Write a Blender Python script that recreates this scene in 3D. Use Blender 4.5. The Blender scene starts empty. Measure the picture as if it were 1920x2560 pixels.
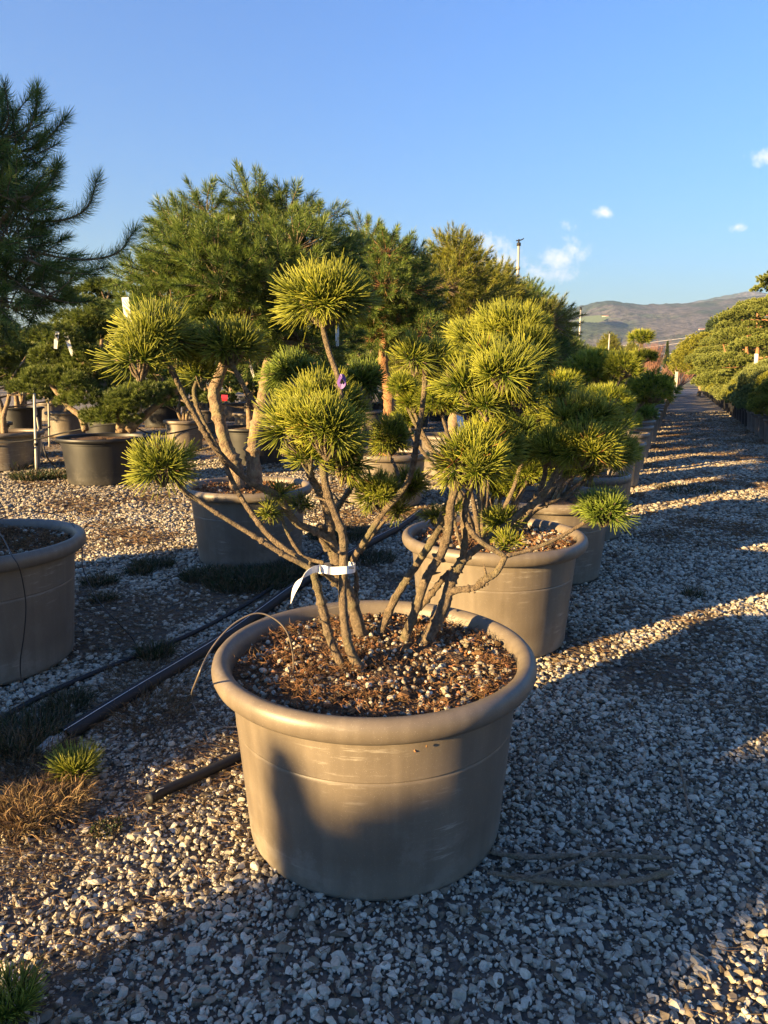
import bpy, math, random
import numpy as np
from mathutils import Vector
rng = np.random.default_rng(7)
random.seed(7)
SC = bpy.context.scene
COL = SC.collection
R = math.radians

# ------------------------------------------------------------------ camera, world, sun, exposure
CAMH = 1.45
PITCH = R(10.8)
cam = bpy.data.cameras.new('camera'); camo = bpy.data.objects.new('camera', cam); COL.objects.link(camo)
camo.location = (0, 0, CAMH); camo.rotation_euler = (R(90) - PITCH, 0, 0)
cam.sensor_fit = 'VERTICAL'; cam.sensor_height = 36; cam.lens = 1775 / 2560 * 36
cam.clip_start = 0.05; cam.clip_end = 30000
SC.camera = camo
SC.render.resolution_x = 768; SC.render.resolution_y = 1024

SUN_AZ = R(56.0)       # light travels towards (+sin, +cos)
SUN_EL = R(12.0)
world = bpy.data.worlds.new("World"); SC.world = world; world.use_nodes = True
nt = world.node_tree; nt.nodes.clear()
N = nt.nodes.new; L = nt.links.new
wo = N('ShaderNodeOutputWorld'); bg = N('ShaderNodeBackground'); sky = N('ShaderNodeTexSky')
sky.sky_type = 'NISHITA'; sky.sun_disc = False; sky.sun_elevation = SUN_EL
# direction towards the sun is (-sin az, -cos az)
sky.sun_rotation = math.atan2(-math.sin(SUN_AZ), -math.cos(SUN_AZ))
sky.altitude = 100; sky.air_density = 1.9; sky.dust_density = 0.0; sky.ozone_density = 5.0
bg.inputs['Strength'].default_value = 0.070
tc = N('ShaderNodeTexCoord')
def dir_of(px, py):
    xc = (px * 1.15732 - 960) / 1775; yc = (1280 - py * 1.15732) / 1775
    v = Vector((xc, math.cos(PITCH) + math.sin(PITCH) * yc, -math.sin(PITCH) + math.cos(PITCH) * yc))
    return v
# small clouds low in the sky
noise = N('ShaderNodeTexNoise'); noise.inputs['Scale'].default_value = 75; noise.inputs['Detail'].default_value = 7; noise.inputs['Roughness'].default_value = .62
L(tc.outputs['Generated'], noise.inputs['Vector'])
acc = None
for (px, py, rx, ry, dens) in [(1058, 536, 48, 34, .9), (1086, 562, 56, 36, .95), (1208, 560, 56, 28, 1.1), (1236, 540, 34, 28, .95), (1180, 592, 76, 20, .8), (1304, 460, 26, 13, 1.1), (1655, 340, 40, 20, 1.0),
                               (1592, 491, 18, 9, .9), (1228, 484, 20, 22, .55)]:
    d = dir_of(px, py).normalized(); s = 1 / dir_of(px, py).length
    hx = Vector((d.y, -d.x, 0)).normalized(); vx = hx.cross(d).normalized()
    dot1 = N('ShaderNodeVectorMath'); dot1.operation = 'DOT_PRODUCT'; dot1.inputs[1].default_value = hx / (rx * .000652 * s)
    dot2 = N('ShaderNodeVectorMath'); dot2.operation = 'DOT_PRODUCT'; dot2.inputs[1].default_value = vx / (ry * .000652 * s)
    sub = N('ShaderNodeVectorMath'); sub.operation = 'SUBTRACT'; sub.inputs[1].default_value = d
    L(tc.outputs['Generated'], sub.inputs[0]); L(sub.outputs[0], dot1.inputs[0]); L(sub.outputs[0], dot2.inputs[0])
    com = N('ShaderNodeCombineXYZ'); L(dot1.outputs['Value'], com.inputs[0]); L(dot2.outputs['Value'], com.inputs[1])
    ln = N('ShaderNodeVectorMath'); ln.operation = 'LENGTH'; L(com.outputs[0], ln.inputs[0])
    mr = N('ShaderNodeMapRange'); mr.inputs['From Min'].default_value = 1.25; mr.inputs['From Max'].default_value = 0; mr.inputs['To Max'].default_value = dens
    L(ln.outputs['Value'], mr.inputs['Value'])
    # only in front
    fr = N('ShaderNodeVectorMath'); fr.operation = 'DOT_PRODUCT'; fr.inputs[1].default_value = d; L(tc.outputs['Generated'], fr.inputs[0])
    gt = N('ShaderNodeMath'); gt.operation = 'GREATER_THAN'; gt.inputs[1].default_value = .5; L(fr.outputs['Value'], gt.inputs[0])
    mu = N('ShaderNodeMath'); mu.operation = 'MULTIPLY'; L(gt.outputs[0], mu.inputs[0]); L(mr.outputs[0], mu.inputs[1])
    if acc is None: acc = mu
    else:
        mx = N('ShaderNodeMath'); mx.operation = 'MAXIMUM'; L(acc.outputs[0], mx.inputs[0]); L(mu.outputs[0], mx.inputs[1]); acc = mx
nr_ = N('ShaderNodeMapRange'); nr_.inputs['From Min'].default_value = .30; nr_.inputs['From Max'].default_value = .70; L(noise.outputs['Fac'], nr_.inputs['Value'])
ad = N('ShaderNodeMath'); ad.operation = 'ADD'; L(acc.outputs[0], ad.inputs[0]); L(nr_.outputs[0], ad.inputs[1])
cl = N('ShaderNodeMapRange'); cl.inputs['From Min'].default_value = .72; cl.inputs['From Max'].default_value = 1.75; cl.inputs['To Max'].default_value = .80
L(ad.outputs[0], cl.inputs['Value'])
g0 = N('ShaderNodeMath'); g0.operation = 'GREATER_THAN'; g0.inputs[1].default_value = .02; L(acc.outputs[0], g0.inputs[0])
cm = N('ShaderNodeMath'); cm.operation = 'MULTIPLY'; L(g0.outputs[0], cm.inputs[0]); L(cl.outputs[0], cm.inputs[1])
tint = N('ShaderNodeMix'); tint.data_type = 'RGBA'; tint.blend_type = 'MULTIPLY'; tint.inputs['Factor'].default_value = 1.0
tint.inputs['B'].default_value = (.43, .62, 1.08, 1)
L(sky.outputs[0], tint.inputs['A'])
mix = N('ShaderNodeMix'); mix.data_type = 'RGBA'
L(cm.outputs[0], mix.inputs['Factor']); L(tint.outputs['Result'], mix.inputs['A']); mix.inputs['B'].default_value = (4.4, 4.2, 4.4, 1)
L(mix.outputs['Result'], bg.inputs['Color']); L(bg.outputs[0], wo.inputs['Surface'])

sl = bpy.data.lights.new('sun', 'SUN'); sl.energy = 5.0; sl.angle = R(.6); sl.color = (1.0, .69, .31)
so = bpy.data.objects.new('sun', sl); COL.objects.link(so)
ldir = Vector((math.sin(SUN_AZ) * math.cos(SUN_EL), math.cos(SUN_AZ) * math.cos(SUN_EL), -math.sin(SUN_EL)))
so.rotation_euler = ldir.to_track_quat('-Z', 'Y').to_euler(); so.location = (-20, -15, 10)
SC.view_settings.view_transform = 'Standard'; SC.view_settings.look = 'None'
SC.view_settings.gamma = 1; SC.view_settings.exposure = 2.25

# ------------------------------------------------------------------ helpers
def P(px, py, Y):
    """point at world depth Y seen at a pixel of the 1659 px wide photograph"""
    v = dir_of(px, py); t = Y / v.y
    return np.array([v.x * t, Y, CAMH + v.z * t])
def G(px, py, z=0.0):
    v = dir_of(px, py); t = (z - CAMH) / v.z
    return np.array([v.x * t, v.y * t, z])
def MPP(Y): return Y * .000652 * 1.02      # metres per photo px at depth Y

def nrm(a):
    a = np.asarray(a, float); return a / np.maximum(np.linalg.norm(a, axis=-1, keepdims=True), 1e-9)

class MB:
    """collects vertices and faces with a colour attribute and material slots"""
    def __init__(s): s.V = []; s.F = []; s.C = []; s.n = 0
    def add(s, V, F, C=(0, 0), m=0, smooth=True):
        V = np.asarray(V, float).reshape(-1, 3); k = len(V)
        C = np.asarray(C, float)
        if C.ndim == 1: C = np.tile(C[:2], (k, 1))
        s.V.append(V); s.C.append(C[:, :2])
        if isinstance(F, np.ndarray): F = [F]
        for f in F: s.F.append((np.asarray(f, np.int64) + s.n, m, smooth))
        s.n += k; return s
    def mesh(s, name, mats):
        V = np.concatenate(s.V); C = np.concatenate(s.C)
        me = bpy.data.meshes.new(name)
        nf = sum(len(f) for f, _, _ in s.F); nl = sum(f.size for f, _, _ in s.F)
        me.vertices.add(len(V)); me.vertices.foreach_set('co', V.astype(np.float32).ravel())
        me.loops.add(nl); me.loops.foreach_set('vertex_index', np.concatenate([f.ravel() for f, _, _ in s.F]).astype(np.int32))
        st = []; o = 0
        for f, _, _ in s.F:
            st.append(o + np.arange(len(f)) * f.shape[1]); o += f.size
        me.polygons.add(nf); me.polygons.foreach_set('loop_start', np.concatenate(st).astype(np.int32))
        me.polygons.foreach_set('material_index', np.concatenate([np.full(len(f), m) for f, m, _ in s.F]).astype(np.int32))
        me.polygons.foreach_set('use_smooth', np.concatenate([np.full(len(f), sm) for f, _, sm in s.F]).astype(bool))
        at = me.attributes.new('Col', 'FLOAT_COLOR', 'POINT')
        c4 = np.ones((len(V), 4), np.float32); c4[:, :2] = C; c4[:, 2] = 0
        at.data.foreach_set('color', c4.ravel())
        for m in (mats if isinstance(mats, (list, tuple)) else [mats]): me.materials.append(m)
        me.update(); me.validate(); return me
    def obj(s, name, mats, parent=None, loc=None):
        return mk(name, s.mesh(name, mats), parent, loc)
def mk(name, me, parent=None, loc=None):
    o = bpy.data.objects.new(name, me); COL.objects.link(o)
    if parent: o.parent = parent
    if loc is not None: o.location = loc
    return o
def tag(o, label=None, cat=None, group=None, kind=None):
    if label: o['label'] = label
    if cat: o['category'] = cat
    if group: o['group'] = group
    if kind: o['kind'] = kind
    return o
def empty(name, loc=(0, 0, 0), rz=0.0, **k):
    o = bpy.data.objects.new(name, None); COL.objects.link(o); o.location = loc; o.rotation_euler = (0, 0, rz); o.empty_display_size = .1
    return tag(o, **k)
def copy_tree(o, parent=None):
    c = o.copy(); COL.objects.link(c); c.parent = parent
    for ch in list(o.children): copy_tree(ch, c)
    return c

def catmull(pts, sub=6):
    p = np.asarray(pts, float)
    if len(p) < 3: 
        t = np.linspace(0, 1, sub + 1)[:, None]; return p[0] * (1 - t) + p[-1] * t
    q = np.vstack([2 * p[0] - p[1], p, 2 * p[-1] - p[-2]]); out = []
    for i in range(1, len(q) - 2):
        for k in range(sub):
            t = k / sub
            out.append(.5 * (2 * q[i] + (q[i + 1] - q[i - 1]) * t + (2 * q[i - 1] - 5 * q[i] + 4 * q[i + 1] - q[i + 2]) * t * t + (-q[i - 1] + 3 * q[i] - 3 * q[i + 1] + q[i + 2]) * t ** 3))
    out.append(p[-1]); return np.array(out)
def tube(mb, pts, r0, r1=None, n=8, sub=6, m=0, rough=0.0, c=(0, 0), knots=0, cap=True, rad=None):
    c3 = catmull(pts, sub); k = len(c3)
    r1 = r0 if r1 is None else r1
    rr = np.linspace(r0, r1, k) if rad is None else np.interp(np.linspace(0, 1, k), np.linspace(0, 1, len(rad)), rad)
    if rough: rr = rr * (1 + rough * rng.normal(0, 1, k))
    for _ in range(knots):
        i = rng.integers(1, k - 1); rr[i] *= 1.35
    T = nrm(np.gradient(c3, axis=0))
    up = np.array([0, 0, 1.]) if abs(T[0][2]) < .9 else np.array([1., 0, 0])
    V = np.empty((k, n, 3)); a = np.arange(n) * 2 * np.pi / n
    u = nrm(np.cross(T[0], up))
    for i in range(k):
        u = nrm(u - T[i] * np.dot(u, T[i])); w = np.cross(T[i], u)
        ra = rr[i] * (1 + rough * .8 * rng.normal(0, 1, n))
        V[i] = c3[i] + (np.cos(a) * ra)[:, None] * u + (np.sin(a) * ra)[:, None] * w
    i, j = np.meshgrid(np.arange(k - 1), np.arange(n), indexing='ij'); j2 = (j + 1) % n
    F = np.stack([i * n + j, i * n + j2, (i + 1) * n + j2, (i + 1) * n + j], -1).reshape(-1, 4)
    VV = V.reshape(-1, 3); Fs = [F]
    if cap:
        VV = np.vstack([VV, c3[0], c3[-1]]); b = k * n; jj = np.arange(n)
        Fs.append(np.stack([jj * 0 + b, (jj + 1) % n, jj], -1)); e = (k - 1) * n
        Fs.append(np.stack([jj * 0 + b + 1, e + jj, e + (jj + 1) % n], -1))
    mb.add(VV, Fs, c, m); return c3
def lathe(mb, prof, n=64, m=0, c=(0, 0)):
    p = np.asarray(prof, float); k = len(p); a = np.arange(n) * 2 * np.pi / n
    V = np.stack([p[:, 0][:, None] * np.cos(a), p[:, 0][:, None] * np.sin(a), np.repeat(p[:, 1][:, None], n, 1)], -1).reshape(-1, 3)
    i, j = np.meshgrid(np.arange(k - 1), np.arange(n), indexing='ij'); j2 = (j + 1) % n
    mb.add(V, np.stack([i * n + j, i * n + j2, (i + 1) * n + j2, (i + 1) * n + j], -1).reshape(-1, 4), c, m)
def box(mb, lo, hi, m=0, c=(0, 0)):
    x0, y0, z0 = lo; x1, y1, z1 = hi
    V = [(x0, y0, z0), (x1, y0, z0), (x1, y1, z0), (x0, y1, z0), (x0, y0, z1), (x1, y0, z1), (x1, y1, z1), (x0, y1, z1)]
    mb.add(V, np.array([(0, 3, 2, 1), (4, 5, 6, 7), (0, 1, 5, 4), (1, 2, 6, 5), (2, 3, 7, 6), (3, 0, 4, 7)]), c, m, smooth=False)

def needles(mb, P0, D, Ln, w, lod=1, bend=None, m=0, tint=None):
    """blades from P0 along D; lod 2 = bent prism, 1 = bent blade, 0 = single triangle"""
    n = len(P0)
    if n == 0: return
    Ln = np.broadcast_to(Ln, n)[:, None]; w = np.broadcast_to(w, n)[:, None]
    D = nrm(D); rv = rng.normal(0, 1, (n, 3)); u = nrm(np.cross(D, rv)); v = np.cross(D, u)
    if bend is None: bend = rng.normal(0, .06, (n, 3))
    mid = P0 + D * Ln * .55 + bend * Ln * -.35; tip = P0 + D * Ln + bend * Ln * .25
    tn = rng.random(n) if tint is None else tint
    if lod == 2:
        st = []
        for q, ww in ((P0, w * .42), (mid, w * .5)):
            for a in (0, 2.094, 4.189): st.append(q + u * ww * math.cos(a) + v * ww * math.sin(a))
        for a in (0, 2.094, 4.189): st.append(tip + (u * math.cos(a) + v * math.sin(a)) * w * .26)
        V = np.stack(st, 1).reshape(-1, 3)
        f = np.array([(0, 1, 4, 3), (1, 2, 5, 4), (2, 0, 3, 5), (3, 4, 7, 6), (4, 5, 8, 7), (5, 3, 6, 8)])
        F = (np.arange(n)[:, None, None] * 9 + f[None]).reshape(-1, 4)
        g = np.array([(6, 7, 8)]); F2 = (np.arange(n)[:, None, None] * 9 + g[None]).reshape(-1, 3)
        C = np.stack([np.tile([0, 0, 0, .55, .55, .55, 1, 1, 1], (n, 1)), np.repeat(tn[:, None], 9, 1)], -1).reshape(-1, 2)
        mb.add(V, [F, F2], C, m)
    elif lod == 1:
        V = np.stack([P0 - u * w * .5, P0 + u * w * .5, mid - u * w * .5, mid + u * w * .5, tip], 1).reshape(-1, 3)
        F = (np.arange(n)[:, None] * 5 + np.array([0, 1, 3, 2])); F2 = (np.arange(n)[:, None] * 5 + np.array([2, 3, 4]))
        C = np.stack([np.tile([0, 0, .55, .55, 1], (n, 1)), np.repeat(tn[:, None], 5, 1)], -1).reshape(-1, 2)
        mb.add(V, [F, F2], C, m, smooth=False)
    else:
        V = np.stack([P0 - u * w * .5, P0 + u * w * .5, tip], 1).reshape(-1, 3)
        F = (np.arange(n)[:, None] * 3 + np.array([0, 1, 2]))
        C = np.stack([np.tile([0.1, 0.1, 1], (n, 1)), np.repeat(tn[:, None], 3, 1)], -1).reshape(-1, 2)
        mb.add(V, F, C, m, smooth=False)

def shoots(mb, O, A, Ls, nn, nl, w, lod, a0=22, a1=78, m=0, droop=0.0, jitter=.09, back=1.0):
    """needle brushes: O origins, A axes, Ls brush length, nn needles each"""
    O = np.asarray(O, float); A = nrm(A); k = len(O)
    if k == 0: return
    s = (np.arange(nn)[None, :] + rng.random((k, nn))) / nn                      # 0 = tip .. 1 = base
    phi = rng.random((k, 1)) * 6.28 + np.arange(nn)[None, :] * 2.39996
    th = np.radians(a0 + (a1 - a0) * s ** back + rng.normal(0, 6, (k, nn)))
    rv = rng.normal(0, 1, (k, 3)); u = nrm(np.cross(A, rv)); v = np.cross(A, u)
    D = A[:, None] * np.cos(th)[..., None] + (u[:, None] * np.cos(phi)[..., None] + v[:, None] * np.sin(phi)[..., None]) * np.sin(th)[..., None]
    D = D + rng.normal(0, jitter, D.shape); D[..., 2] -= droop
    Lk = np.broadcast_to(Ls, k)[:, None]
    P0 = O[:, None] + A[:, None] * ((1 - s) * Lk)[..., None]
    ln = nl * (1 + rng.normal(0, .12, (k, nn)))
    bend = np.repeat(A[:, None], nn, 1) * .22 + rng.normal(0, .06, D.shape)      # needles curve towards the shoot tip
    base = np.repeat(rng.random((k, 1)) * .6, nn, 1) + rng.random((k, nn)) * .4
    needles(mb, P0.reshape(-1, 3), D.reshape(-1, 3), ln.ravel(), w, lod, bend.reshape(-1, 3), m, base.ravel())

def dome_dirs(n, lo=-.3):
    """roughly even directions on a sphere cap, z from lo to 1"""
    i = np.arange(n) + .5; z = 1 - (1 - lo) * i / n; ph = i * 2.39996 + rng.random() * 6
    r = np.sqrt(np.maximum(0, 1 - z * z)); d = np.stack([r * np.cos(ph), r * np.sin(ph), z], -1)
    return nrm(d + rng.normal(0, .09, d.shape))
def pad(mb, c, rx, ry, rz, nl, sp, nn, w, lod, lo=-.35, twig=True, base=None, up=.35, ms=0, mt=1, a1=82, ls=.035, droop=0):
    """a pruned foliage ball: shoots on a dome with their needles, and the twigs carrying them"""
    c = np.asarray(c, float); area = 2 * math.pi * (1 - lo) * ((rx + ry) / 2) * (rz + rx) / 2
    n = max(4, int(area / sp ** 2))
    d = dome_dirs(n, lo); E = np.array([max(rx - nl * .75, rx * .3), max(ry - nl * .75, ry * .3), max(rz - nl * .8, rz * .3)])
    ph = rng.random(3) * 6.28; lump = .09 * np.sin(d[:, 0] * 3.1 + ph[0]) + .09 * np.sin(d[:, 1] * 3.7 + ph[1]) + .07 * np.sin(d[:, 2] * 4 + ph[2])
    O = c + d * E * (1 + lump[:, None] + rng.normal(0, .10, (n, 1)))
    A = nrm(d + np.array([0, 0, up]) + rng.normal(0, .13, d.shape))
    shoots(mb, O - A * ls * .5, A, ls, nn, nl, w, lod, 14, a1, ms, droop)
    if twig:
        b = c - np.array([0, 0, rz * .55]) if base is None else np.asarray(base, float)
        for k in range(0, n, 1 if lod == 2 else 2):
            mid = b + (O[k] - b) * .55 + np.array([0, 0, -rz * .08])
            tube(mb, [b, mid, O[k] + A[k] * ls * .5], .0045 if lod == 2 else .004, .0022, 4, 2, mt, .1, cap=False, c=(.5, .5))

def ball(mb, c, rx, ry, rz, nl, sp, nn, w, base, ms=0, mt=1):
    """a pruned head of mugo shoots, close up: a few overlapping lobes, each a whorl of ragged brushes on its own twig"""
    c = np.asarray(c, float); base = np.asarray(base, float); nl0 = nl
    lobes = [(np.zeros(3), .86)]; a0 = rng.random() * 6.28
    for k in range(3 if rx > .07 else 2):
        a = a0 + k * 2.1 + rng.normal(0, .3); lobes.append((np.array([math.cos(a) * rx * .42, math.sin(a) * ry * .42, rng.uniform(-.22, .25) * rz]), rng.uniform(.52, .68)))
    OO = []; AA = []
    for off, f in lobes:
        R3 = np.array([rx, ry, rz]) * f; n = max(4, int(2 * math.pi * 1.35 * R3[0] * (R3[2] + R3[0]) / 2 / sp ** 2)); d = dome_dirs(n, -.42)
        E = np.maximum(R3 - nl * .72, R3 * .25); O = c + off + d * E * (1 + rng.normal(0, .13, (n, 1)))
        low = np.clip(.35 - d[:, 2], 0, 1)[:, None]
        A = nrm(d + np.array([0, 0, 1.]) * (.62 - low * .7) + rng.normal(0, .22, d.shape)); OO.append(O); AA.append(A)
    O = np.vstack(OO); A = np.vstack(AA)
    keep = np.ones(len(O), bool)
    for k in range(1, len(O)):                                    # thin out shoots that sit inside one another
        if np.any(np.linalg.norm(O[:k][keep[:k]] - O[k], axis=1) < sp * .62): keep[k] = False
    O = O[keep]; A = A[keep]
    for k in range(len(O)):
        sz = rng.uniform(.78, 1.18); low = (O[k][2] - c[2]) / rz < -.05
        ls = rng.uniform(.022, .042) * (nl / .06) ** .5
        shoots(mb, [O[k] - A[k] * ls * .5], [A[k]], ls, int(nn * rng.uniform(.7, 1.15)), nl * sz * (1.12 if low else 1), w, 2, 10, rng.uniform(74, 98), ms, .10 if low else 0, jitter=.085)
        mid = base + (O[k] - base) * .55 + np.array([0, 0, -rz * .06])
        tube(mb, [base, mid, O[k] - A[k] * ls * .4], .0046, .0026, 5, 3, mt, .12, cap=False, c=(.5, .5))
        b0 = O[k] + A[k] * ls * .5; tube(mb, [b0 - A[k] * .006, b0 + A[k] * .004, b0 + A[k] * .013], 0, n=5, sub=2, rad=[.0024, .0034, .0008], m=mt, cap=False)

# ------------------------------------------------------------------ materials
def newmat(name):
    m = bpy.data.materials.new(name); m.use_nodes = True; t = m.node_tree; t.nodes.clear()
    o = t.nodes.new('ShaderNodeOutputMaterial'); b = t.nodes.new('ShaderNodeBsdfPrincipled'); t.links.new(b.outputs[0], o.inputs['Surface'])
    return m, t, b, o
def nz(t, scale, detail=5, rough=.6, coord='Object', dist=0):
    tc = t.nodes.new('ShaderNodeTexCoord'); n = t.nodes.new('ShaderNodeTexNoise')
    n.inputs['Scale'].default_value = scale; n.inputs['Detail'].default_value = detail; n.inputs['Roughness'].default_value = rough; n.inputs['Distortion'].default_value = dist
    t.links.new(tc.outputs[coord], n.inputs['Vector']); return n
def ramp(t, src, stops):
    r = t.nodes.new('ShaderNodeValToRGB'); e = r.color_ramp.elements
    while len(e) < len(stops): e.new(.5)
    for k, (p, c) in enumerate(stops): e[k].position = p; e[k].color = (*c, 1)
    t.links.new(src, r.inputs['Fac']); return r
def bump(t, b, src, s=.3, d=.01):
    bu = t.nodes.new('ShaderNodeBump'); bu.inputs['Strength'].default_value = s; bu.inputs['Distance'].default_value = d
    t.links.new(src, bu.inputs['Height']); t.links.new(bu.outputs[0], b.inputs['Normal']); return bu
def mixc(t, fac, a, b, mode='MIX'):
    m = t.nodes.new('ShaderNodeMix'); m.data_type = 'RGBA'; m.blend_type = mode
    for s, k in ((fac, 'Factor'), (a, 'A'), (b, 'B')):
        if hasattr(s, 'links') or hasattr(s, 'is_linked'): t.links.new(s, m.inputs[k])
        elif k == 'Factor': m.inputs[k].default_value = s
        else: m.inputs[k].default_value = (*s, 1)
    return m.outputs['Result']

def needle_mat(name, base, tip, dead=(.20, .10, .03), deadp=.03, trans=.25, rough=.45):
    m, t, b, o = newmat(name)
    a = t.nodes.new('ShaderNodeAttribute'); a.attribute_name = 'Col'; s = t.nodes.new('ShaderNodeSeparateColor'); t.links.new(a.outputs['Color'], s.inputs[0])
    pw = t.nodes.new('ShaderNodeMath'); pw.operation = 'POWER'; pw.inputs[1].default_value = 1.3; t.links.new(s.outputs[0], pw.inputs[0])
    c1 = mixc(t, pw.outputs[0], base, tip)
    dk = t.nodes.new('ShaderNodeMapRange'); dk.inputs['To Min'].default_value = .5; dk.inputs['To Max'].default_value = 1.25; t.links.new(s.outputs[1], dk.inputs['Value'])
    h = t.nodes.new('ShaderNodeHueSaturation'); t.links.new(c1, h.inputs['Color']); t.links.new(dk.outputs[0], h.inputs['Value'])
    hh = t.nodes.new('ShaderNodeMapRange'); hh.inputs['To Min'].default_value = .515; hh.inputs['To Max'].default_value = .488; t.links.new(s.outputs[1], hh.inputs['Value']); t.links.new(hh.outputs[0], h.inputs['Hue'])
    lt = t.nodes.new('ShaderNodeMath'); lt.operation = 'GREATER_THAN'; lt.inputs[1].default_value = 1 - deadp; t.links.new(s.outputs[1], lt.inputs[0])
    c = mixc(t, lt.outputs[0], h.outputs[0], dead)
    t.links.new(c, b.inputs['Base Color']); b.inputs['Roughness'].default_value = rough; b.inputs['Specular IOR Level'].default_value = .35
    tr = t.nodes.new('ShaderNodeBsdfTranslucent'); t.links.new(c, tr.inputs['Color']); ms = t.nodes.new('ShaderNodeMixShader'); ms.inputs[0].default_value = trans
    t.links.new(b.outputs[0], ms.inputs[1]); t.links.new(tr.outputs[0], ms.inputs[2]); t.links.new(ms.outputs[0], o.inputs['Surface'])
    return m
M = {}
M['mugo'] = needle_mat('mugo_needles', (.035, .085, .008), (.42, .43, .047), (.36, .17, .05), .05, trans=.33)  # bases darkened to imitate shaded gaps; yellow tips are natural colour
M['mugo_dark'] = needle_mat('darker_mugo_needles', (.028, .075, .010), (.27, .34, .045), trans=.3)
M['scots'] = needle_mat('scots_pine_needles', (.035, .085, .018), (.25, .31, .06), trans=.32)
M['yellow'] = needle_mat('yellow_pine_needles', (.07, .10, .014), (.42, .40, .055), trans=.32)
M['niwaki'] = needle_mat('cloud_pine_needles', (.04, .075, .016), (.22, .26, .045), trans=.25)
M['cloud'] = needle_mat('sunlit_cloud_pine_needles', (.055, .09, .022), (.31, .34, .08), trans=.22)  # brighter copy of the cloud needles, sunlit look put into the colour
M['cypress'] = needle_mat('cypress_foliage', (.03, .05, .018), (.06, .09, .03), trans=.1)
M['juniper'] = needle_mat('juniper_foliage', (.08, .11, .03), (.36, .39, .11), trans=.2)
M['grass'] = needle_mat('grass_blades', (.018, .032, .010), (.05, .08, .022), deadp=.35, dead=(.12, .085, .045))
M['litter'] = needle_mat('dry_needles', (.11, .065, .03), (.26, .16, .07), deadp=.0, trans=.1, rough=.7)
M['straw'] = needle_mat('dry_grass', (.18, .11, .05), (.34, .225, .10), deadp=.0, trans=.15, rough=.7)
def bark(name, c0, c1, c2, scale=30):
    m, t, b, o = newmat(name); n = nz(t, scale, 6, .7); n2 = nz(t, scale * 4, 4, .6)
    r = ramp(t, n.outputs['Fac'], [(.3, c0), (.5, c1), (.72, c2)])
    n3 = nz(t, 9, 3, .6); gr = ramp(t, n3.outputs['Fac'], [(.5, (0, 0, 0)), (.68, (.55, .55, .55))])
    t.links.new(mixc(t, gr.outputs[0], r.outputs[0], (.20, .19, .09)), b.inputs['Base Color'])
    b.inputs['Roughness'].default_value = .85
    ad = t.nodes.new('ShaderNodeMath'); t.links.new(n.outputs['Fac'], ad.inputs[0]); t.links.new(n2.outputs['Fac'], ad.inputs[1]); bump(t, b, ad.outputs[0], 1.0, .012); return m
M['bark'] = bark('mugo_bark', (.05, .034, .022), (.20, .145, .09), (.36, .27, .175), 60)
M['bark_pine'] = bark('pine_bark', (.06, .038, .022), (.24, .165, .10), (.34, .26, .175), 18)
M['bark_orange'] = bark('orange_pine_bark', (.12, .05, .025), (.30, .14, .06), (.38, .21, .10), 14)
M['bark_dead'] = bark('weathered_wood', (.12, .085, .055), (.30, .225, .15), (.44, .35, .25), 75)
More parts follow.
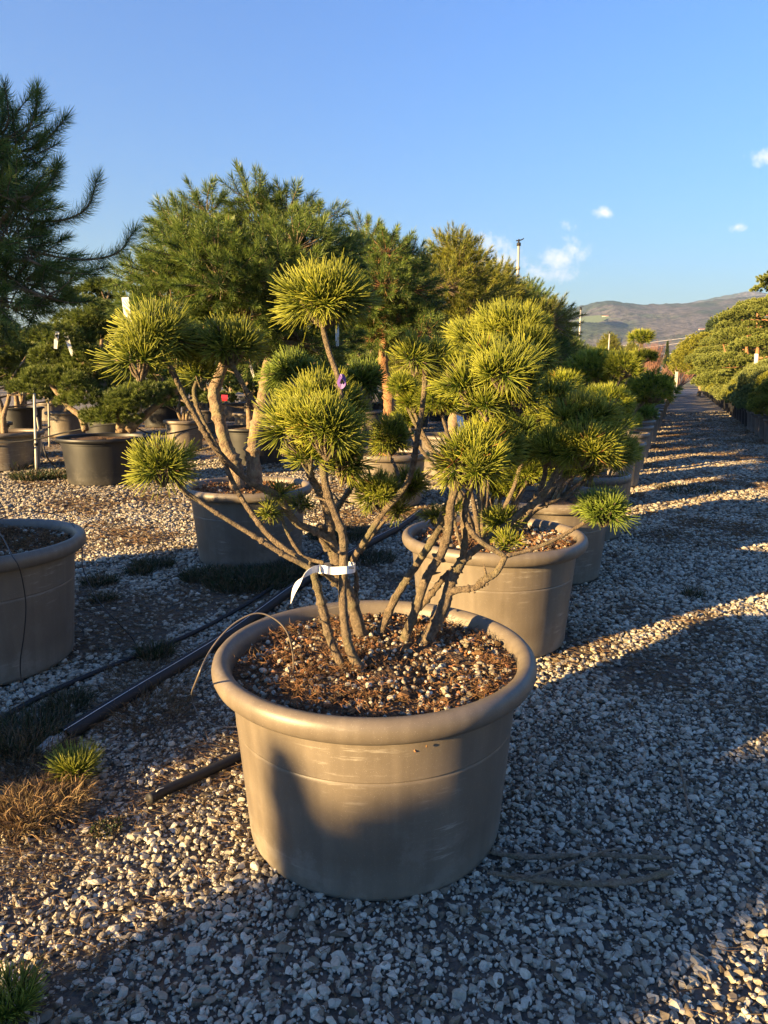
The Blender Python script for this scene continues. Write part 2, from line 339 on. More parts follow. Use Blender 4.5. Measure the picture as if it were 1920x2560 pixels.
def plastic(name, col, rough=.42, scuff=.8, light=(.40, .36, .30), mudf=.75):
    m, t, b, o = newmat(name)
    tc = t.nodes.new('ShaderNodeTexCoord'); mp = t.nodes.new('ShaderNodeMapping'); mp.inputs['Scale'].default_value = (2.2, 2.2, 22); mp.inputs['Rotation'].default_value = (.15, .25, 0)
    n = t.nodes.new('ShaderNodeTexNoise'); n.inputs['Scale'].default_value = 3.2; n.inputs['Detail'].default_value = 8; n.inputs['Roughness'].default_value = .72
    t.links.new(tc.outputs['Object'], mp.inputs[0]); t.links.new(mp.outputs[0], n.inputs['Vector'])
    msk = nz(t, 2.6, 3, .5); a = ramp(t, n.outputs['Fac'], [(.55, (0, 0, 0)), (.66, (1, 1, 1))]); bq = ramp(t, msk.outputs['Fac'], [(.48, (0, 0, 0)), (.62, (1, 1, 1))])
    f = t.nodes.new('ShaderNodeMath'); f.operation = 'MULTIPLY'; t.links.new(a.outputs[0], f.inputs[0]); t.links.new(bq.outputs[0], f.inputs[1])
    f2 = t.nodes.new('ShaderNodeMath'); f2.operation = 'MULTIPLY'; f2.inputs[1].default_value = scuff; t.links.new(f.outputs[0], f2.inputs[0])
    dust = nz(t, 420, 2, .5); dr = ramp(t, dust.outputs['Fac'], [(.66, (0, 0, 0)), (.72, (1, 1, 1))]); f3 = t.nodes.new('ShaderNodeMath'); f3.operation = 'MULTIPLY'; f3.inputs[1].default_value = .55; t.links.new(dr.outputs[0], f3.inputs[0])
    big = nz(t, 5, 5, .6); bc = ramp(t, big.outputs['Fac'], [(.3, tuple(x * .88 for x in col)), (.7, tuple(x * 1.1 for x in col))])
    # dried mud splashes close to the ground
    sx = t.nodes.new('ShaderNodeSeparateXYZ'); t.links.new(tc.outputs['Object'], sx.inputs[0])
    zr = t.nodes.new('ShaderNodeMapRange'); zr.inputs['From Min'].default_value = .14; zr.inputs['From Max'].default_value = 0; zr.inputs['To Max'].default_value = mudf; t.links.new(sx.outputs[2], zr.inputs['Value'])
    mud = nz(t, 14, 6, .7); mm = t.nodes.new('ShaderNodeMath'); mm.operation = 'MULTIPLY'; t.links.new(zr.outputs[0], mm.inputs[0]); t.links.new(mud.outputs['Fac'], mm.inputs[1])
    c = mixc(t, f2.outputs[0], bc.outputs[0], light); c = mixc(t, f3.outputs[0], c, light); c = mixc(t, mm.outputs[0], c, (.30, .27, .215))
    mp2 = t.nodes.new('ShaderNodeMapping'); mp2.inputs['Scale'].default_value = (16, 16, 1.1); n6 = t.nodes.new('ShaderNodeTexNoise'); n6.inputs['Scale'].default_value = 1.6; n6.inputs['Detail'].default_value = 6
    t.links.new(tc.outputs['Object'], mp2.inputs[0]); t.links.new(mp2.outputs[0], n6.inputs['Vector'])
    st = ramp(t, n6.outputs['Fac'], [(.42, (.80, .79, .78)), (.56, (1, 1, 1)), (.70, (1.16, 1.15, 1.13))]); c = mixc(t, .5, c, st.outputs[0], 'MULTIPLY')
    n7 = nz(t, 9, 7, .75); sp_ = ramp(t, n7.outputs['Fac'], [(.52, (0, 0, 0)), (.60, (.55, .55, .55))]); zz = t.nodes.new('ShaderNodeMapRange'); zz.inputs['From Min'].default_value = .30; zz.inputs['From Max'].default_value = .02; zz.inputs['To Max'].default_value = mudf; t.links.new(sx.outputs[2], zz.inputs['Value'])
    mk_ = t.nodes.new('ShaderNodeMath'); mk_.operation = 'MULTIPLY'; t.links.new(sp_.outputs[0], mk_.inputs[0]); t.links.new(zz.outputs[0], mk_.inputs[1]); c = mixc(t, mk_.outputs[0], c, (.26, .235, .20))
    t.links.new(c, b.inputs['Base Color']); b.inputs['Roughness'].default_value = rough
    rr = t.nodes.new('ShaderNodeMapRange'); rr.inputs['To Min'].default_value = rough - .06; rr.inputs['To Max'].default_value = rough + .16; t.links.new(big.outputs['Fac'], rr.inputs['Value']); t.links.new(rr.outputs[0], b.inputs['Roughness'])
    n5 = nz(t, 160, 3, .6); bump(t, b, n5.outputs['Fac'], .10, .002); return m
M['taupe'] = plastic('taupe_plastic', (.145, .118, .089))
M['taupe_plain'] = plastic('taupe_plastic_clean', (.138, .114, .088), scuff=.3)
M['black'] = plastic('black_plastic', (.010, .010, .011), .45, .25, (.05, .046, .04), .25)
M['blackpipe'] = plastic('black_polyethylene', (.009, .009, .010), .6, .15, (.05, .05, .05), .0)
def flat(name, col, rough=.6, metal=0):
    m, t, b, o = newmat(name); n = nz(t, 40, 4, .6); r = ramp(t, n.outputs['Fac'], [(.3, tuple(x * .85 for x in col)), (.7, tuple(min(1, x * 1.1) for x in col))])
    t.links.new(r.outputs[0], b.inputs['Base Color']); b.inputs['Roughness'].default_value = rough; b.inputs['Metallic'].default_value = metal; return m
M['white'] = flat('white_label_plastic', (.80, .80, .80), .45)
M['ink'] = flat('black_ink', (.02, .02, .02), .5)
M['purple'] = flat('purple_plastic', (.09, .035, .22), .5)
M['red'] = flat('red_plastic', (.5, .03, .05), .5)
M['galv'] = flat('galvanised_steel', (.38, .36, .32), .5, .3)
M['cane'] = flat('pale_stake', (.52, .50, .44), .6)
M['drip'] = flat('drip_tube', (.16, .13, .10), .4)
M['dripblack'] = flat('black_drip_tube', (.02, .018, .018), .4)
M['plaster'] = flat('pale_plaster', (.75, .68, .55), .8)
M['roof'] = flat('terracotta_roof', (.36, .16, .09), .8)
M['window'] = flat('dark_window', (.03, .035, .04), .3)
M['wire'] = flat('aluminium_wire', (.75, .70, .66), .5)
def stone_mat(name, stops, moss=True):
    m, t, b, o = newmat(name); a = t.nodes.new('ShaderNodeAttribute'); a.attribute_name = 'Col'; s = t.nodes.new('ShaderNodeSeparateColor'); t.links.new(a.outputs['Color'], s.inputs[0])
    r = ramp(t, s.outputs[0], stops); n = nz(t, 130, 5, .7); k = ramp(t, n.outputs['Fac'], [(.3, (.72, .72, .72)), (.7, (1.18, 1.18, 1.18))])
    t.links.new(mixc(t, 1.0, r.outputs[0], k.outputs[0], 'MULTIPLY'), b.inputs['Base Color']); b.inputs['Roughness'].default_value = .75; bump(t, b, n.outputs['Fac'], .5, .002); return m
M['stone'] = stone_mat('crushed_limestone', [(0, (0.071, 0.055, 0.034)), (0.12, (0.177, 0.14, 0.093)), (0.4, (0.319, 0.281, 0.21)), (0.7, (0.414, 0.371, 0.283)), (0.92, (0.521, 0.467, 0.361)), (1, (0.551, 0.495, 0.386))])
M['pumice'] = stone_mat('pumice', [(0, (.07, .05, .03)), (.3, (.20, .165, .11)), (.7, (.34, .30, .22)), (1, (.50, .47, .38))])
def soil_mat():
    m, t, b, o = newmat('bark_soil'); n = nz(t, 26, 8, .75); v = t.nodes.new('ShaderNodeTexVoronoi'); v.inputs['Scale'].default_value = 90; tc = t.nodes.new('ShaderNodeTexCoord'); t.links.new(tc.outputs['Object'], v.inputs['Vector'])
    r = ramp(t, n.outputs['Fac'], [(.30, (.025, .015, .008)), (.5, (.10, .052, .022)), (.72, (.26, .14, .06))])
    t.links.new(r.outputs[0], b.inputs['Base Color']); b.inputs['Roughness'].default_value = .95
    ad = t.nodes.new('ShaderNodeMath'); t.links.new(n.outputs['Fac'], ad.inputs[0]); t.links.new(v.outputs['Distance'], ad.inputs[1]); bump(t, b, ad.outputs[0], 1, .012); return m
M['soil'] = soil_mat()
def ground_mat():
    m, t, b, o = newmat('gravel_ground'); tc = t.nodes.new('ShaderNodeTexCoord')
    mp = t.nodes.new('ShaderNodeMapping'); t.links.new(tc.outputs['Object'], mp.inputs[0])
    v = t.nodes.new('ShaderNodeTexVoronoi'); v.inputs['Scale'].default_value = 34; t.links.new(mp.outputs[0], v.inputs['Vector'])
    sc = t.nodes.new('ShaderNodeSeparateColor'); t.links.new(v.outputs['Color'], sc.inputs[0])
    st = ramp(t, sc.outputs[0], [(0, (.09, .08, .065)), (.3, (.19, .175, .155)), (.7, (.28, .26, .235)), (1, (.40, .38, .34))])
    ed = ramp(t, v.outputs['Distance'], [(.45, (1, 1, 1)), (.8, (.5, .46, .42))])
    c = mixc(t, 1.0, st.outputs[0], ed.outputs[0], 'MULTIPLY')
    n = nz(t, 1.1, 8, .68); bro = ramp(t, n.outputs['Fac'], [(.42, (0, 0, 0)), (.62, (.85, .85, .85))])
    n2 = nz(t, 55, 4, .7); bc = ramp(t, n2.outputs['Fac'], [(.3, (.09, .06, .035)), (.7, (.27, .185, .11))])
    c = mixc(t, bro.outputs[0], c, bc.outputs[0])
    # far beyond the nursery: fields
    ln = t.nodes.new('ShaderNodeVectorMath'); ln.operation = 'LENGTH'; t.links.new(tc.outputs['Object'], ln.inputs[0])
    fr = t.nodes.new('ShaderNodeMapRange'); fr.inputs['From Min'].default_value = 85; fr.inputs['From Max'].default_value = 130; t.links.new(ln.outputs['Value'], fr.inputs['Value'])
    n3 = nz(t, .012, 6, .6); fc = ramp(t, n3.outputs['Fac'], [(.4, (.09, .10, .04)), (.55, (.16, .13, .07)), (.7, (.07, .09, .04))])
    c = mixc(t, fr.outputs[0], c, fc.outputs[0])
    # close by, where the stones lie as solid pieces, the sheet is the dark earth between them
    nr = t.nodes.new('ShaderNodeMapRange'); nr.inputs['From Min'].default_value = 8; nr.inputs['From Max'].default_value = 14; t.links.new(ln.outputs['Value'], nr.inputs['Value'])
    n4 = nz(t, 70, 5, .7); ec = ramp(t, n4.outputs['Fac'], [(.3, (.045, .037, .028)), (.7, (.15, .125, .095))])
    c = mixc(t, nr.outputs[0], ec.outputs[0], c)
    t.links.new(c, b.inputs['Base Color']); b.inputs['Roughness'].default_value = .9
    inv = t.nodes.new('ShaderNodeMath'); inv.operation = 'SUBTRACT'; inv.inputs[0].default_value = 1; t.links.new(v.outputs['Distance'], inv.inputs[1]); bump(t, b, inv.outputs[0], .6, .02); return m
M['ground'] = ground_mat()
def hill_mat(far=False):
    m, t, b, o = newmat('wooded_hill_far' if far else 'wooded_hill'); n = nz(t, .0028, 8, .62); n2 = nz(t, .035, 5, .8)
    r = ramp(t, n.outputs['Fac'], [(.34, (.035, .06, .04)), (.47, (.075, .09, .06)), (.53, (.12, .105, .095)), (.66, (.155, .135, .125))])
    k = ramp(t, n2.outputs['Fac'], [(.38, (.3, .3, .3)), (.62, (1.7, 1.7, 1.7))])
    c = mixc(t, 1.0, r.outputs[0], k.outputs[0], 'MULTIPLY')
    t.links.new(c, b.inputs['Base Color']); b.inputs['Roughness'].default_value = 1; b.inputs['Specular IOR Level'].default_value = .1; bump(t, b, n2.outputs['Fac'], 1, 9); return m
M['hill'] = hill_mat()
M['meadow'] = flat('meadow', (.15, .19, .06), .95)
M['twig'] = flat('bare_twigs', (.30, .16, .11), .9)
exec_parts = []

# ------------------------------------------------------------------ the ground and the hills
def grid_obj(name, xs, ys, zf, mat, kind='structure'):
    X, Y = np.meshgrid(xs, ys); V = np.stack([X, Y, zf(X, Y)], -1).reshape(-1, 3); nx, ny = len(xs), len(ys)
    i, j = np.meshgrid(np.arange(ny - 1), np.arange(nx - 1), indexing='ij'); a = i * nx + j
    mb = MB(); mb.add(V, np.stack([a, a + 1, a + nx + 1, a + nx], -1).reshape(-1, 4)); return tag(mb.obj(name, mat), kind=kind)
def gz(x, y):
    r = np.hypot(x, y); return (.008 * np.sin(x * 2.3 + y * 1.1) + .006 * np.sin(y * 3.7 - x * 1.9 + 1)) * np.clip(1 - r / 60, 0, 1) - .012
sp = np.concatenate([-np.geomspace(12, 9000, 22)[::-1], np.linspace(-11.5, 11.5, 93), np.geomspace(12, 9000, 22)])
grid_obj('ground', sp, np.concatenate([sp[sp < 12], np.linspace(12.2, 30, 60), np.geomspace(31, 9000, 20)]), gz, M['ground'])

def hill(name, prof, r0, r1, r2, mat, seed):
    """terrain ring: prof = (bearing in degrees, ridge height); rises from r0 to the ridge at r1"""
    rs = np.random.default_rng(seed); na, nr = 520, 60
    A = np.radians(np.linspace(-50, 70, na)); T = np.linspace(0, 1.35, nr)
    ridge = np.interp(np.degrees(A), [p[0] for p in prof], [p[1] for p in prof])
    ph = rs.random(12) * 6.28; fq = rs.uniform(8, 90, 12); 
    V = np.zeros((nr, na, 3))
    for i, t in enumerate(T):
        rr = r0 + (r1 - r0) * t
        h = ridge * (np.clip(t, 0, 1) ** 1.25) * (1 if t <= 1 else max(0, 1 - (t - 1) * 1.2))
        wob = sum(math.sin(1) * np.sin(A * f + p + t * 5 * (1 + k % 3)) / (1 + f / 14) for k, (f, p) in enumerate(zip(fq, ph)))
        h = h + wob * ridge * .055 * math.sin(min(t, 1) * math.pi) + rs.normal(0, 1.6 * min(t * 3, 1), na) 
        V[i, :, 0] = np.sin(A) * rr; V[i, :, 1] = np.cos(A) * rr; V[i, :, 2] = h - 3
    i, j = np.meshgrid(np.arange(nr - 1), np.arange(na - 1), indexing='ij'); a = i * na + j
    mb = MB(); mb.add(V.reshape(-1, 3), np.stack([a, a + 1, a + na + 1, a + na], -1).reshape(-1, 4)); return tag(mb.obj(name, mat), kind='structure')
def bear(px, py):
    v = dir_of(px, py); return math.degrees(math.atan2(v.x, v.y)), v.z / math.hypot(v.x, v.y)
def ridge_prof(pts, r, left, right):
    o = []
    for px, py in pts:
        b, t = bear(px, py); o.append((b, t * r + CAMH + 3))
    return [(-50, left), (o[0][0] - 12, left)] + o + [(o[-1][0] + 14, right), (70, right)]
rp = ridge_prof([(1100, 700), (1180, 683), (1215, 674), (1250, 661), (1290, 651), (1320, 648), (1350, 653), (1400, 656), (1440, 655), (1500, 652), (1560, 645), (1620, 640), (1700, 632)], 3000, 120, 420)
hill('hill', rp, 900, 3000, 3000, M['hill'], 3)
rp2 = ridge_prof([(1200, 690), (1400, 668), (1500, 650), (1560, 638), (1600, 630), (1625, 627), (1660, 632), (1720, 640)], 5200, 300, 500)
hill('far_hill', rp2, 3600, 5200, 5200, M['hill'], 5)
def on_hill(px, py):
    """where the line of sight meets the front hill slope"""
    v = dir_of(px, py); b = math.degrees(math.atan2(v.x, v.y)); t = v.z / math.hypot(v.x, v.y)
    H = np.interp(b, [p[0] for p in rp], [p[1] for p in rp]); best = None
    for s in np.linspace(.02, 1, 400):
        rr = 900 + 2100 * s
        if CAMH + t * rr <= H * s ** 1.25 - 3: best = (rr, H * s ** 1.25 - 3); break
    if best is None: best = (2900, H * .95)
    rr, h = best; hh = math.hypot(v.x, v.y); return np.array([v.x / hh * rr, v.y / hh * rr, h])

# the meadow clearing on the hill and the farmhouses
mb = MB(); pts = [(1232, 703), (1262, 690), (1305, 687), (1318, 692), (1300, 702), (1262, 712), (1235, 716)]
cc = np.mean([on_hill(*p) for p in pts], axis=0)
V = np.array([on_hill(*p) for p in pts]); V = np.vstack([V, cc]); V[:, 2] += 9
V = V + nrm(np.array([0, 0, CAMH]) - V) * 12
mb.add(V, np.array([(k, (k + 1) % len(pts), len(pts)) for k in range(len(pts))])); tag(mb.obj('meadow', M['meadow']), kind='structure')
for (px, py, w, lab) in [(1307, 691, 13, 'pale farmhouse with red roof on the meadow high on the wooded hill'), (1297, 719, 20, 'long cream farmhouse low on the hill left of the two white barns'),
                         (1320, 726, 10, 'small white barn on the lower hillside beside the cream farmhouse'), (1330, 728, 9, 'smallest white barn on the lower hillside, right of its neighbour'),
                         (1515, 720, 12, 'lone white house on the hillside under the power lines')]:
    p = on_hill(px, py); d = np.linalg.norm(p); W = w * d * .00061; h = W * .28; p[2] += 5
    e = empty('farmhouse', p, rz=-math.atan2(p[0], p[1]), label=lab, cat='farmhouse', group='houses scattered on the far hillside')
    mb = MB(); box(mb, (-W / 2, -W * .2, -8), (W / 2, W * .2, h)); mb.obj('wall', M['plaster'], e)
    mb = MB(); x = W * .53; y = W * .24; zt = h + W * .13
    mb.add([(-x, -y, h), (x, -y, h), (x, y, h), (-x, y, h), (-x, 0, zt), (x, 0, zt)], [np.array([(0, 1, 5, 4), (2, 3, 4, 5), (0, 3, 2, 1)]), np.array([(0, 4, 3), (1, 2, 5)])], smooth=False); mb.obj('roof', M['roof'], e)
    for k in (-.3, 0, .3):
        mb = MB(); box(mb, (k * W - W * .03, -W * .2 - .3, h * .35), (k * W + W * .03, -W * .2 - .05, h * .75)); mb.obj('window', M['window'], e)

# ------------------------------------------------------------------ gravel
def ico():
    f = (1 + 5 ** .5) / 2
    V = nrm(np.array([(-1, f, 0), (1, f, 0), (-1, -f, 0), (1, -f, 0), (0, -1, f), (0, 1, f), (0, -1, -f), (0, 1, -f), (f, 0, -1), (f, 0, 1), (-f, 0, -1), (-f, 0, 1)]))
    F = np.array([(0, 11, 5), (0, 5, 1), (0, 1, 7), (0, 7, 10), (0, 10, 11), (1, 5, 9), (5, 11, 4), (11, 10, 2), (10, 7, 6), (7, 1, 8), (3, 9, 4), (3, 4, 2), (3, 2, 6), (3, 6, 8), (3, 8, 9), (4, 9, 5), (2, 4, 11), (6, 2, 10), (8, 6, 7), (9, 8, 1)])
    return V, F
def subdiv(V, F):
    V = list(map(tuple, V)); c = {}; out = []
    def mid(a, b):
        k = (min(a, b), max(a, b))
        if k not in c: c[k] = len(V); V.append(tuple(nrm(np.array(V[a]) + np.array(V[b]))))
        return c[k]
    for a, b, d in F:
        ab, bd, da = mid(a, b), mid(b, d), mid(d, a); out += [(a, ab, da), (b, bd, ab), (d, da, bd), (ab, bd, da)]
    return np.array(V), np.array(out)
IC0 = ico(); IC1 = subdiv(*IC0)
def stones(mb, pos, size, flat_=.62, lod=0, col=None, cuts=9, m=0):
    V0, F0 = IC1 if lod else IC0; n = len(pos); k = len(V0)
    P_ = np.repeat(V0[None], n, 0).copy()
    if lod:
        for _ in range(cuts):                                  # chop facets
            d = nrm(rng.normal(0, 1, (n, 3))); h = rng.uniform(.32, .72, n)
            q = np.einsum('nki,ni->nk', P_, d) - h[:, None]; P_ -= np.maximum(q, 0)[..., None] * d[:, None]
    else: P_ *= rng.uniform(.72, 1.15, (n, k, 1))
    P_ *= np.stack([rng.uniform(.8, 1.35, n), rng.uniform(.65, 1.0, n), rng.uniform(flat_ * .8, flat_ * 1.25, n)], -1)[:, None]
    a = rng.random(n) * 6.28; ca, sa = np.cos(a), np.sin(a); ti = rng.normal(0, .38, n); ct, st = np.cos(ti), np.sin(ti)
    x, y, z = P_[..., 0], P_[..., 1], P_[..., 2]
    y, z = y * ct[:, None] - z * st[:, None], y * st[:, None] + z * ct[:, None]
    x, y = x * ca[:, None] - y * sa[:, None], x * sa[:, None] + y * ca[:, None]
    P_ = np.stack([x, y, z], -1) * size[:, None, None] + pos[:, None]
    c = rng.random(n) if col is None else col
    C = np.repeat(np.stack([c, c], -1), k, 0)
    mb.add(P_.reshape(-1, 3), (np.arange(n)[:, None, None] * k + F0[None]).reshape(-1, 3), C, m, smooth=False)
def ground_pts(y0, y1, dens, marg=.45):
    n = int((y1 - y0) * (1.16 * (y0 + y1) / 2 + .18 * 2 + 2 * marg) * dens); y = rng.uniform(y0, y1, n * 2); x = rng.uniform(-1, 1, n * 2)
    wmax = .58 * y1 + .25 + marg; x *= wmax; k = np.abs(x) < .58 * y + .25 + marg; x, y = x[k], y[k]
    return x, y
def litter_mask(x, y):
    """0..1, where brown needle litter and bare earth lie"""
    v = np.sin(x * 2.1 + y * .9 + 1.3) + np.sin(y * 2.7 - x * 1.3 + .4) + .8 * np.sin(x * 5.3 + y * 4.1) + .6 * np.sin(x * 9.7 - y * 7.9 + 2)
    hose = np.exp(-((x + 2.92 - .41 * y + .12) / .3) ** 2) * (y > 1.5) * 1.6
    return np.clip((v + hose - .1) / 2.2, 0, 1)
rx_ = lambda y: -.91 + .41 * y
mb = MB()
for y0, y1, dens, smin, lod in [(1.05, 3.0, 2600, .0106, 1), (3.0, 4.2, 2200, .0108, 0), (4.2, 7.5, 1500, .0115, 0), (7.5, 12.5, 620, .017, 0), (12.5, 19, 260, .017, 0), (19, 30, 120, .021, 0)]:
    x, y = ground_pts(y0, y1, dens); n = len(x)
    keep = rng.random(n) > litter_mask(x, y) * .78
    if y0 > 12: keep &= (x > rx_(y) - 6.5) & (x < rx_(y) + 4.2)
    x, y = x[keep], y[keep]; n = len(x)
    s = smin * np.exp(np.clip(rng.normal(-.03, .36, n), -1, .62)); s[rng.random(n) < .03] *= 1.25
    z = gz(x, y) + s * .3 + rng.random(n) * .009
    stones(mb, np.stack([x, y, z], -1), s, .66, lod, None if y0 < 7 else rng.random(n) * (.55 if y0 < 12 else .34))
# smaller chips between them close to the camera
x, y = ground_pts(1.05, 3.2, 2600); s = .0045 * np.exp(rng.normal(0, .3, len(x)))
stones(mb, np.stack([x, y, gz(x, y) + .004 + rng.random(len(x)) * .004], -1), s, .7, 0)
g = mb.obj('gravel', M['stone']); tag(g, 'loose grey crushed limestone gravel covering the nursery ground', 'gravel', kind='stuff')

mb = MB()
def litter(x, y, z0, ln, w, m=0, lod=1, lift=.12):
    n = len(x); a = rng.random(n) * 6.28; D = np.stack([np.cos(a), np.sin(a), rng.normal(.02, lift, n)], -1)
    needles(mb, np.stack([x, y, z0], -1), D, ln * np.exp(rng.normal(0, .25, n)), w, lod, rng.normal(0, .25, (n, 3)) * [1, 1, .3], m)
for y0, y1, dens, w in [(1.1, 3, 3400, .0016), (3, 6, 1900, .0024), (6, 13, 1300, .005), (13, 24, 700, .009)]:
    x, y = ground_pts(y0, y1, dens); k = rng.random(len(x)) < .10 + litter_mask(x, y) * .9; x, y = x[k], y[k]
    litter(x, y, gz(x, y) + .012 + rng.random(len(x)) * .014, .055, w)
tag(mb.obj('needle_litter', M['litter']), 'brown fallen pine needles strewn over the gravel in drifts', 'needle litter', kind='stuff')

# ------------------------------------------------------------------ pots
def pot_meshes(R0, H, mat, seg=96, rolled=True, groove=True):
    b = MB(); rb = R0 * .805; k = R0 / .51; hz = H / .6
    prof = [(0, .0), (rb - .03 * k, .0), (rb - .014 * k, .003), (rb - .005 * k, .010), (rb - .0 * k, .024), (rb + .005 * k, .085)]
    rt = R0 * .878; zt = H - .21; bodyr = lambda z: rb + .005 * k + (rt - rb) * (z - .085) / (H - .15)
    for z in np.linspace(.12, zt - .012, 7): prof.append((bodyr(z), z))
    if groove: prof += [(bodyr(zt - .003), zt - .003), (bodyr(zt) - .0022, zt - .001), (bodyr(zt) - .0022, zt + .001), (bodyr(zt) + .0016, zt + .0025), (bodyr(zt) + .0016, zt + .006), (bodyr(zt) + .0016, zt + .02)]
    prof += [(bodyr(H - .12) + .001, H - .12)]
    prof += [(R0 * .885, H - .068)]
    lathe(b, prof, seg)
    rim = MB()
    if rolled: pr = [(.885, -.074), (.93, -.0735), (.965, -.070), (.985, -.060), (.998, -.044), (1, -.030), (.992, -.014), (.975, -.004), (.955, 0), (.93, -.001), (.905, -.008), (.888, -.022), (.88, -.045), (.872, -.10)]
    else: pr = [(.885, -.055), (1, -.055), (1.0, -.012), (.99, -.004), (.965, -.001), (.93, -.006), (.92, -.02), (.915, -.09)]
    pp = [(r * R0, H + z) for r, z in pr]
    lathe(rim, pp, seg)
    s = MB(); rs = .878 * R0; rr = np.linspace(0, rs, 14); aa = np.arange(48) * 2 * np.pi / 48
    V = []
    for r in rr:
        for a in aa: V.append((r * math.cos(a), r * math.sin(a), H - .052 + .012 * math.sin(a * 3 + r * 20) * math.sin(r * 9) + rng.normal(0, .0035) + .014 * (1 - r / rs)))
    i, j = np.meshgrid(np.arange(13), np.arange(48), indexing='ij'); j2 = (j + 1) % 48
    s.add(V, np.stack([i * 48 + j, i * 48 + j2, (i + 1) * 48 + j2, (i + 1) * 48 + j][::-1], -1).reshape(-1, 4))
    return b.mesh('body', mat), rim.mesh('rim', mat), s.mesh('soil', M['soil'])
def make_pot(meshes, x, y, rz=0, sc=(1, 1, 1), name='plant_pot', **k):
    e = empty(name, (x, y, 0), rz, **k); e.scale = sc
    for n_, me in zip(('body', 'rim', 'soil'), meshes): mk(n_, me, e)
    return e
POT_T = pot_meshes(.51, .60, M['taupe']); POT_P = pot_meshes(.5, .60, M['taupe_plain'], 64)
POT_B = pot_meshes(.62, .64, M['black'], 64, False, False); POT_S = pot_meshes(.30, .52, M['black'], 32, False, False); POT_G = pot_meshes(.30, .52, M['taupe_plain'], 32, False, False)

def soil_cover(pot, Rr, H, npeb, nlit, parent_name='pebbles', psz=.0062, lit_w=.0018):
    mb = MB(); n = npeb; r = Rr * np.sqrt(rng.random(n)) * .985; a = rng.random(n) * 6.28
    x, y = r * np.cos(a), r * np.sin(a); s = np.minimum(psz * np.exp(rng.normal(0, .42, n)), psz * 1.9)
    stones(mb, np.stack([x, y, H - .052 + .014 * (1 - r / Rr) + s * .5 + rng.random(n) * .008], -1), s, .8, 1, cuts=3)
    o = mb.obj('pebbles', M['pumice'], pot); tag(o, kind='stuff')
    mb = MB(); n = nlit; r = Rr * np.sqrt(rng.random(n)) * .97; a = rng.random(n) * 6.28; cl = rng.random(n) < .75
    nc = 46; cr = Rr * np.sqrt(rng.random(nc)) * .93; ca = rng.random(nc) * 6.28; ci = rng.integers(0, nc, n)
    x = np.where(cl, cr[ci] * np.cos(ca[ci]) + rng.normal(0, .026, n), r * np.cos(a)); y = np.where(cl, cr[ci] * np.sin(ca[ci]) + rng.normal(0, .026, n), r * np.sin(a))
    q = np.hypot(x, y) < Rr * .97; x, y = x[q], y[q]; clq = cl[q]; n = len(x)
    b = rng.random(n) * 6.28; D = np.stack([np.cos(b), np.sin(b), np.abs(rng.normal(0, .45, n))], -1)
    z = H - .042 + rng.random(n) * np.where(clq, .026, .012)
    needles(mb, np.stack([x, y, z], -1), D, np.where(rng.random(n) < .6, .012, .032), lit_w, 1, rng.normal(0, .3, (n, 3)))
    # crumbs of bark
    n = 1500; r = Rr * np.sqrt(rng.random(n)) * .97; a = rng.random(n) * 6.28
    stones(mb, np.stack([r * np.cos(a), r * np.sin(a), H - .045 + rng.random(n) * .012], -1), .0045 * np.exp(rng.normal(0, .5, n)), .7, 0)
    o = mb.obj('bark_mulch', M['mulch'], pot); tag(o, kind='stuff')
M['mulch'] = needle_mat('bark_mulch', (.08, .04, .018), (.31, .155, .06), deadp=.0, trans=.05, rough=.85)

TAN = math.tan(R(22.3))
def rx(y, x0=-.91): return x0 + TAN * y
ORD = ['first', 'second', 'third', 'fourth', 'fifth', 'sixth', 'seventh', 'eighth', 'ninth', 'tenth', 'eleventh', 'twelfth', 'thirteenth', 'fourteenth']
# main row
ROW = [2.15, 3.86, 5.2, 6.5, 8.05, 9.65] + [9.65 + 1.65 * k for k in range(1, 30)]
GR = 'taupe pots in the long row behind the front pot'
for i, y in enumerate(ROW):
    x = -.03 if i == 0 else (.61 if i == 1 else rx(y) + (0, 0, -.02, .03, .0, .02)[i % 6])
    if i == 0: lab = 'large taupe plastic pot in the foreground with scuffed sides and a rolled rim'
    elif i == 1: lab = 'sunlit taupe pot standing right behind the foreground pot'
    elif i < 10: lab = ORD[i] + ' taupe pot of the long row, counting from the foreground pot'
    else: lab = 'taupe pot far back in the long row beside the gravel lane'
    if i > 2: x += .10
    p = make_pot(POT_T if i < 3 else POT_P, x, y, rng.random() * 6 if i else 1.2, (1, 1, 1) if i < 3 else (.76, .76, .97), label=lab, cat='plant pot', group=GR)
    if i == 0: soil_cover(p, .448, .60, 1250, 6200); POT0 = p
    if i == 1: soil_cover(p, .448, .60, 420, 1500, psz=.010, lit_w=.003); p.children[-2]['kind'] = 'stuff'
# the left row of larger pines
LP = [(-2.08, 3.5, .52), (-1.09, 5.65, .5), (.02, 8.2, .5)] + [(rx(y, -3.38), y, .5) for y in np.arange(10.7, 21, 2.3)] + [(rx(y, -3.38), y, .42) for y in np.arange(22.2, 60, 2.2)]
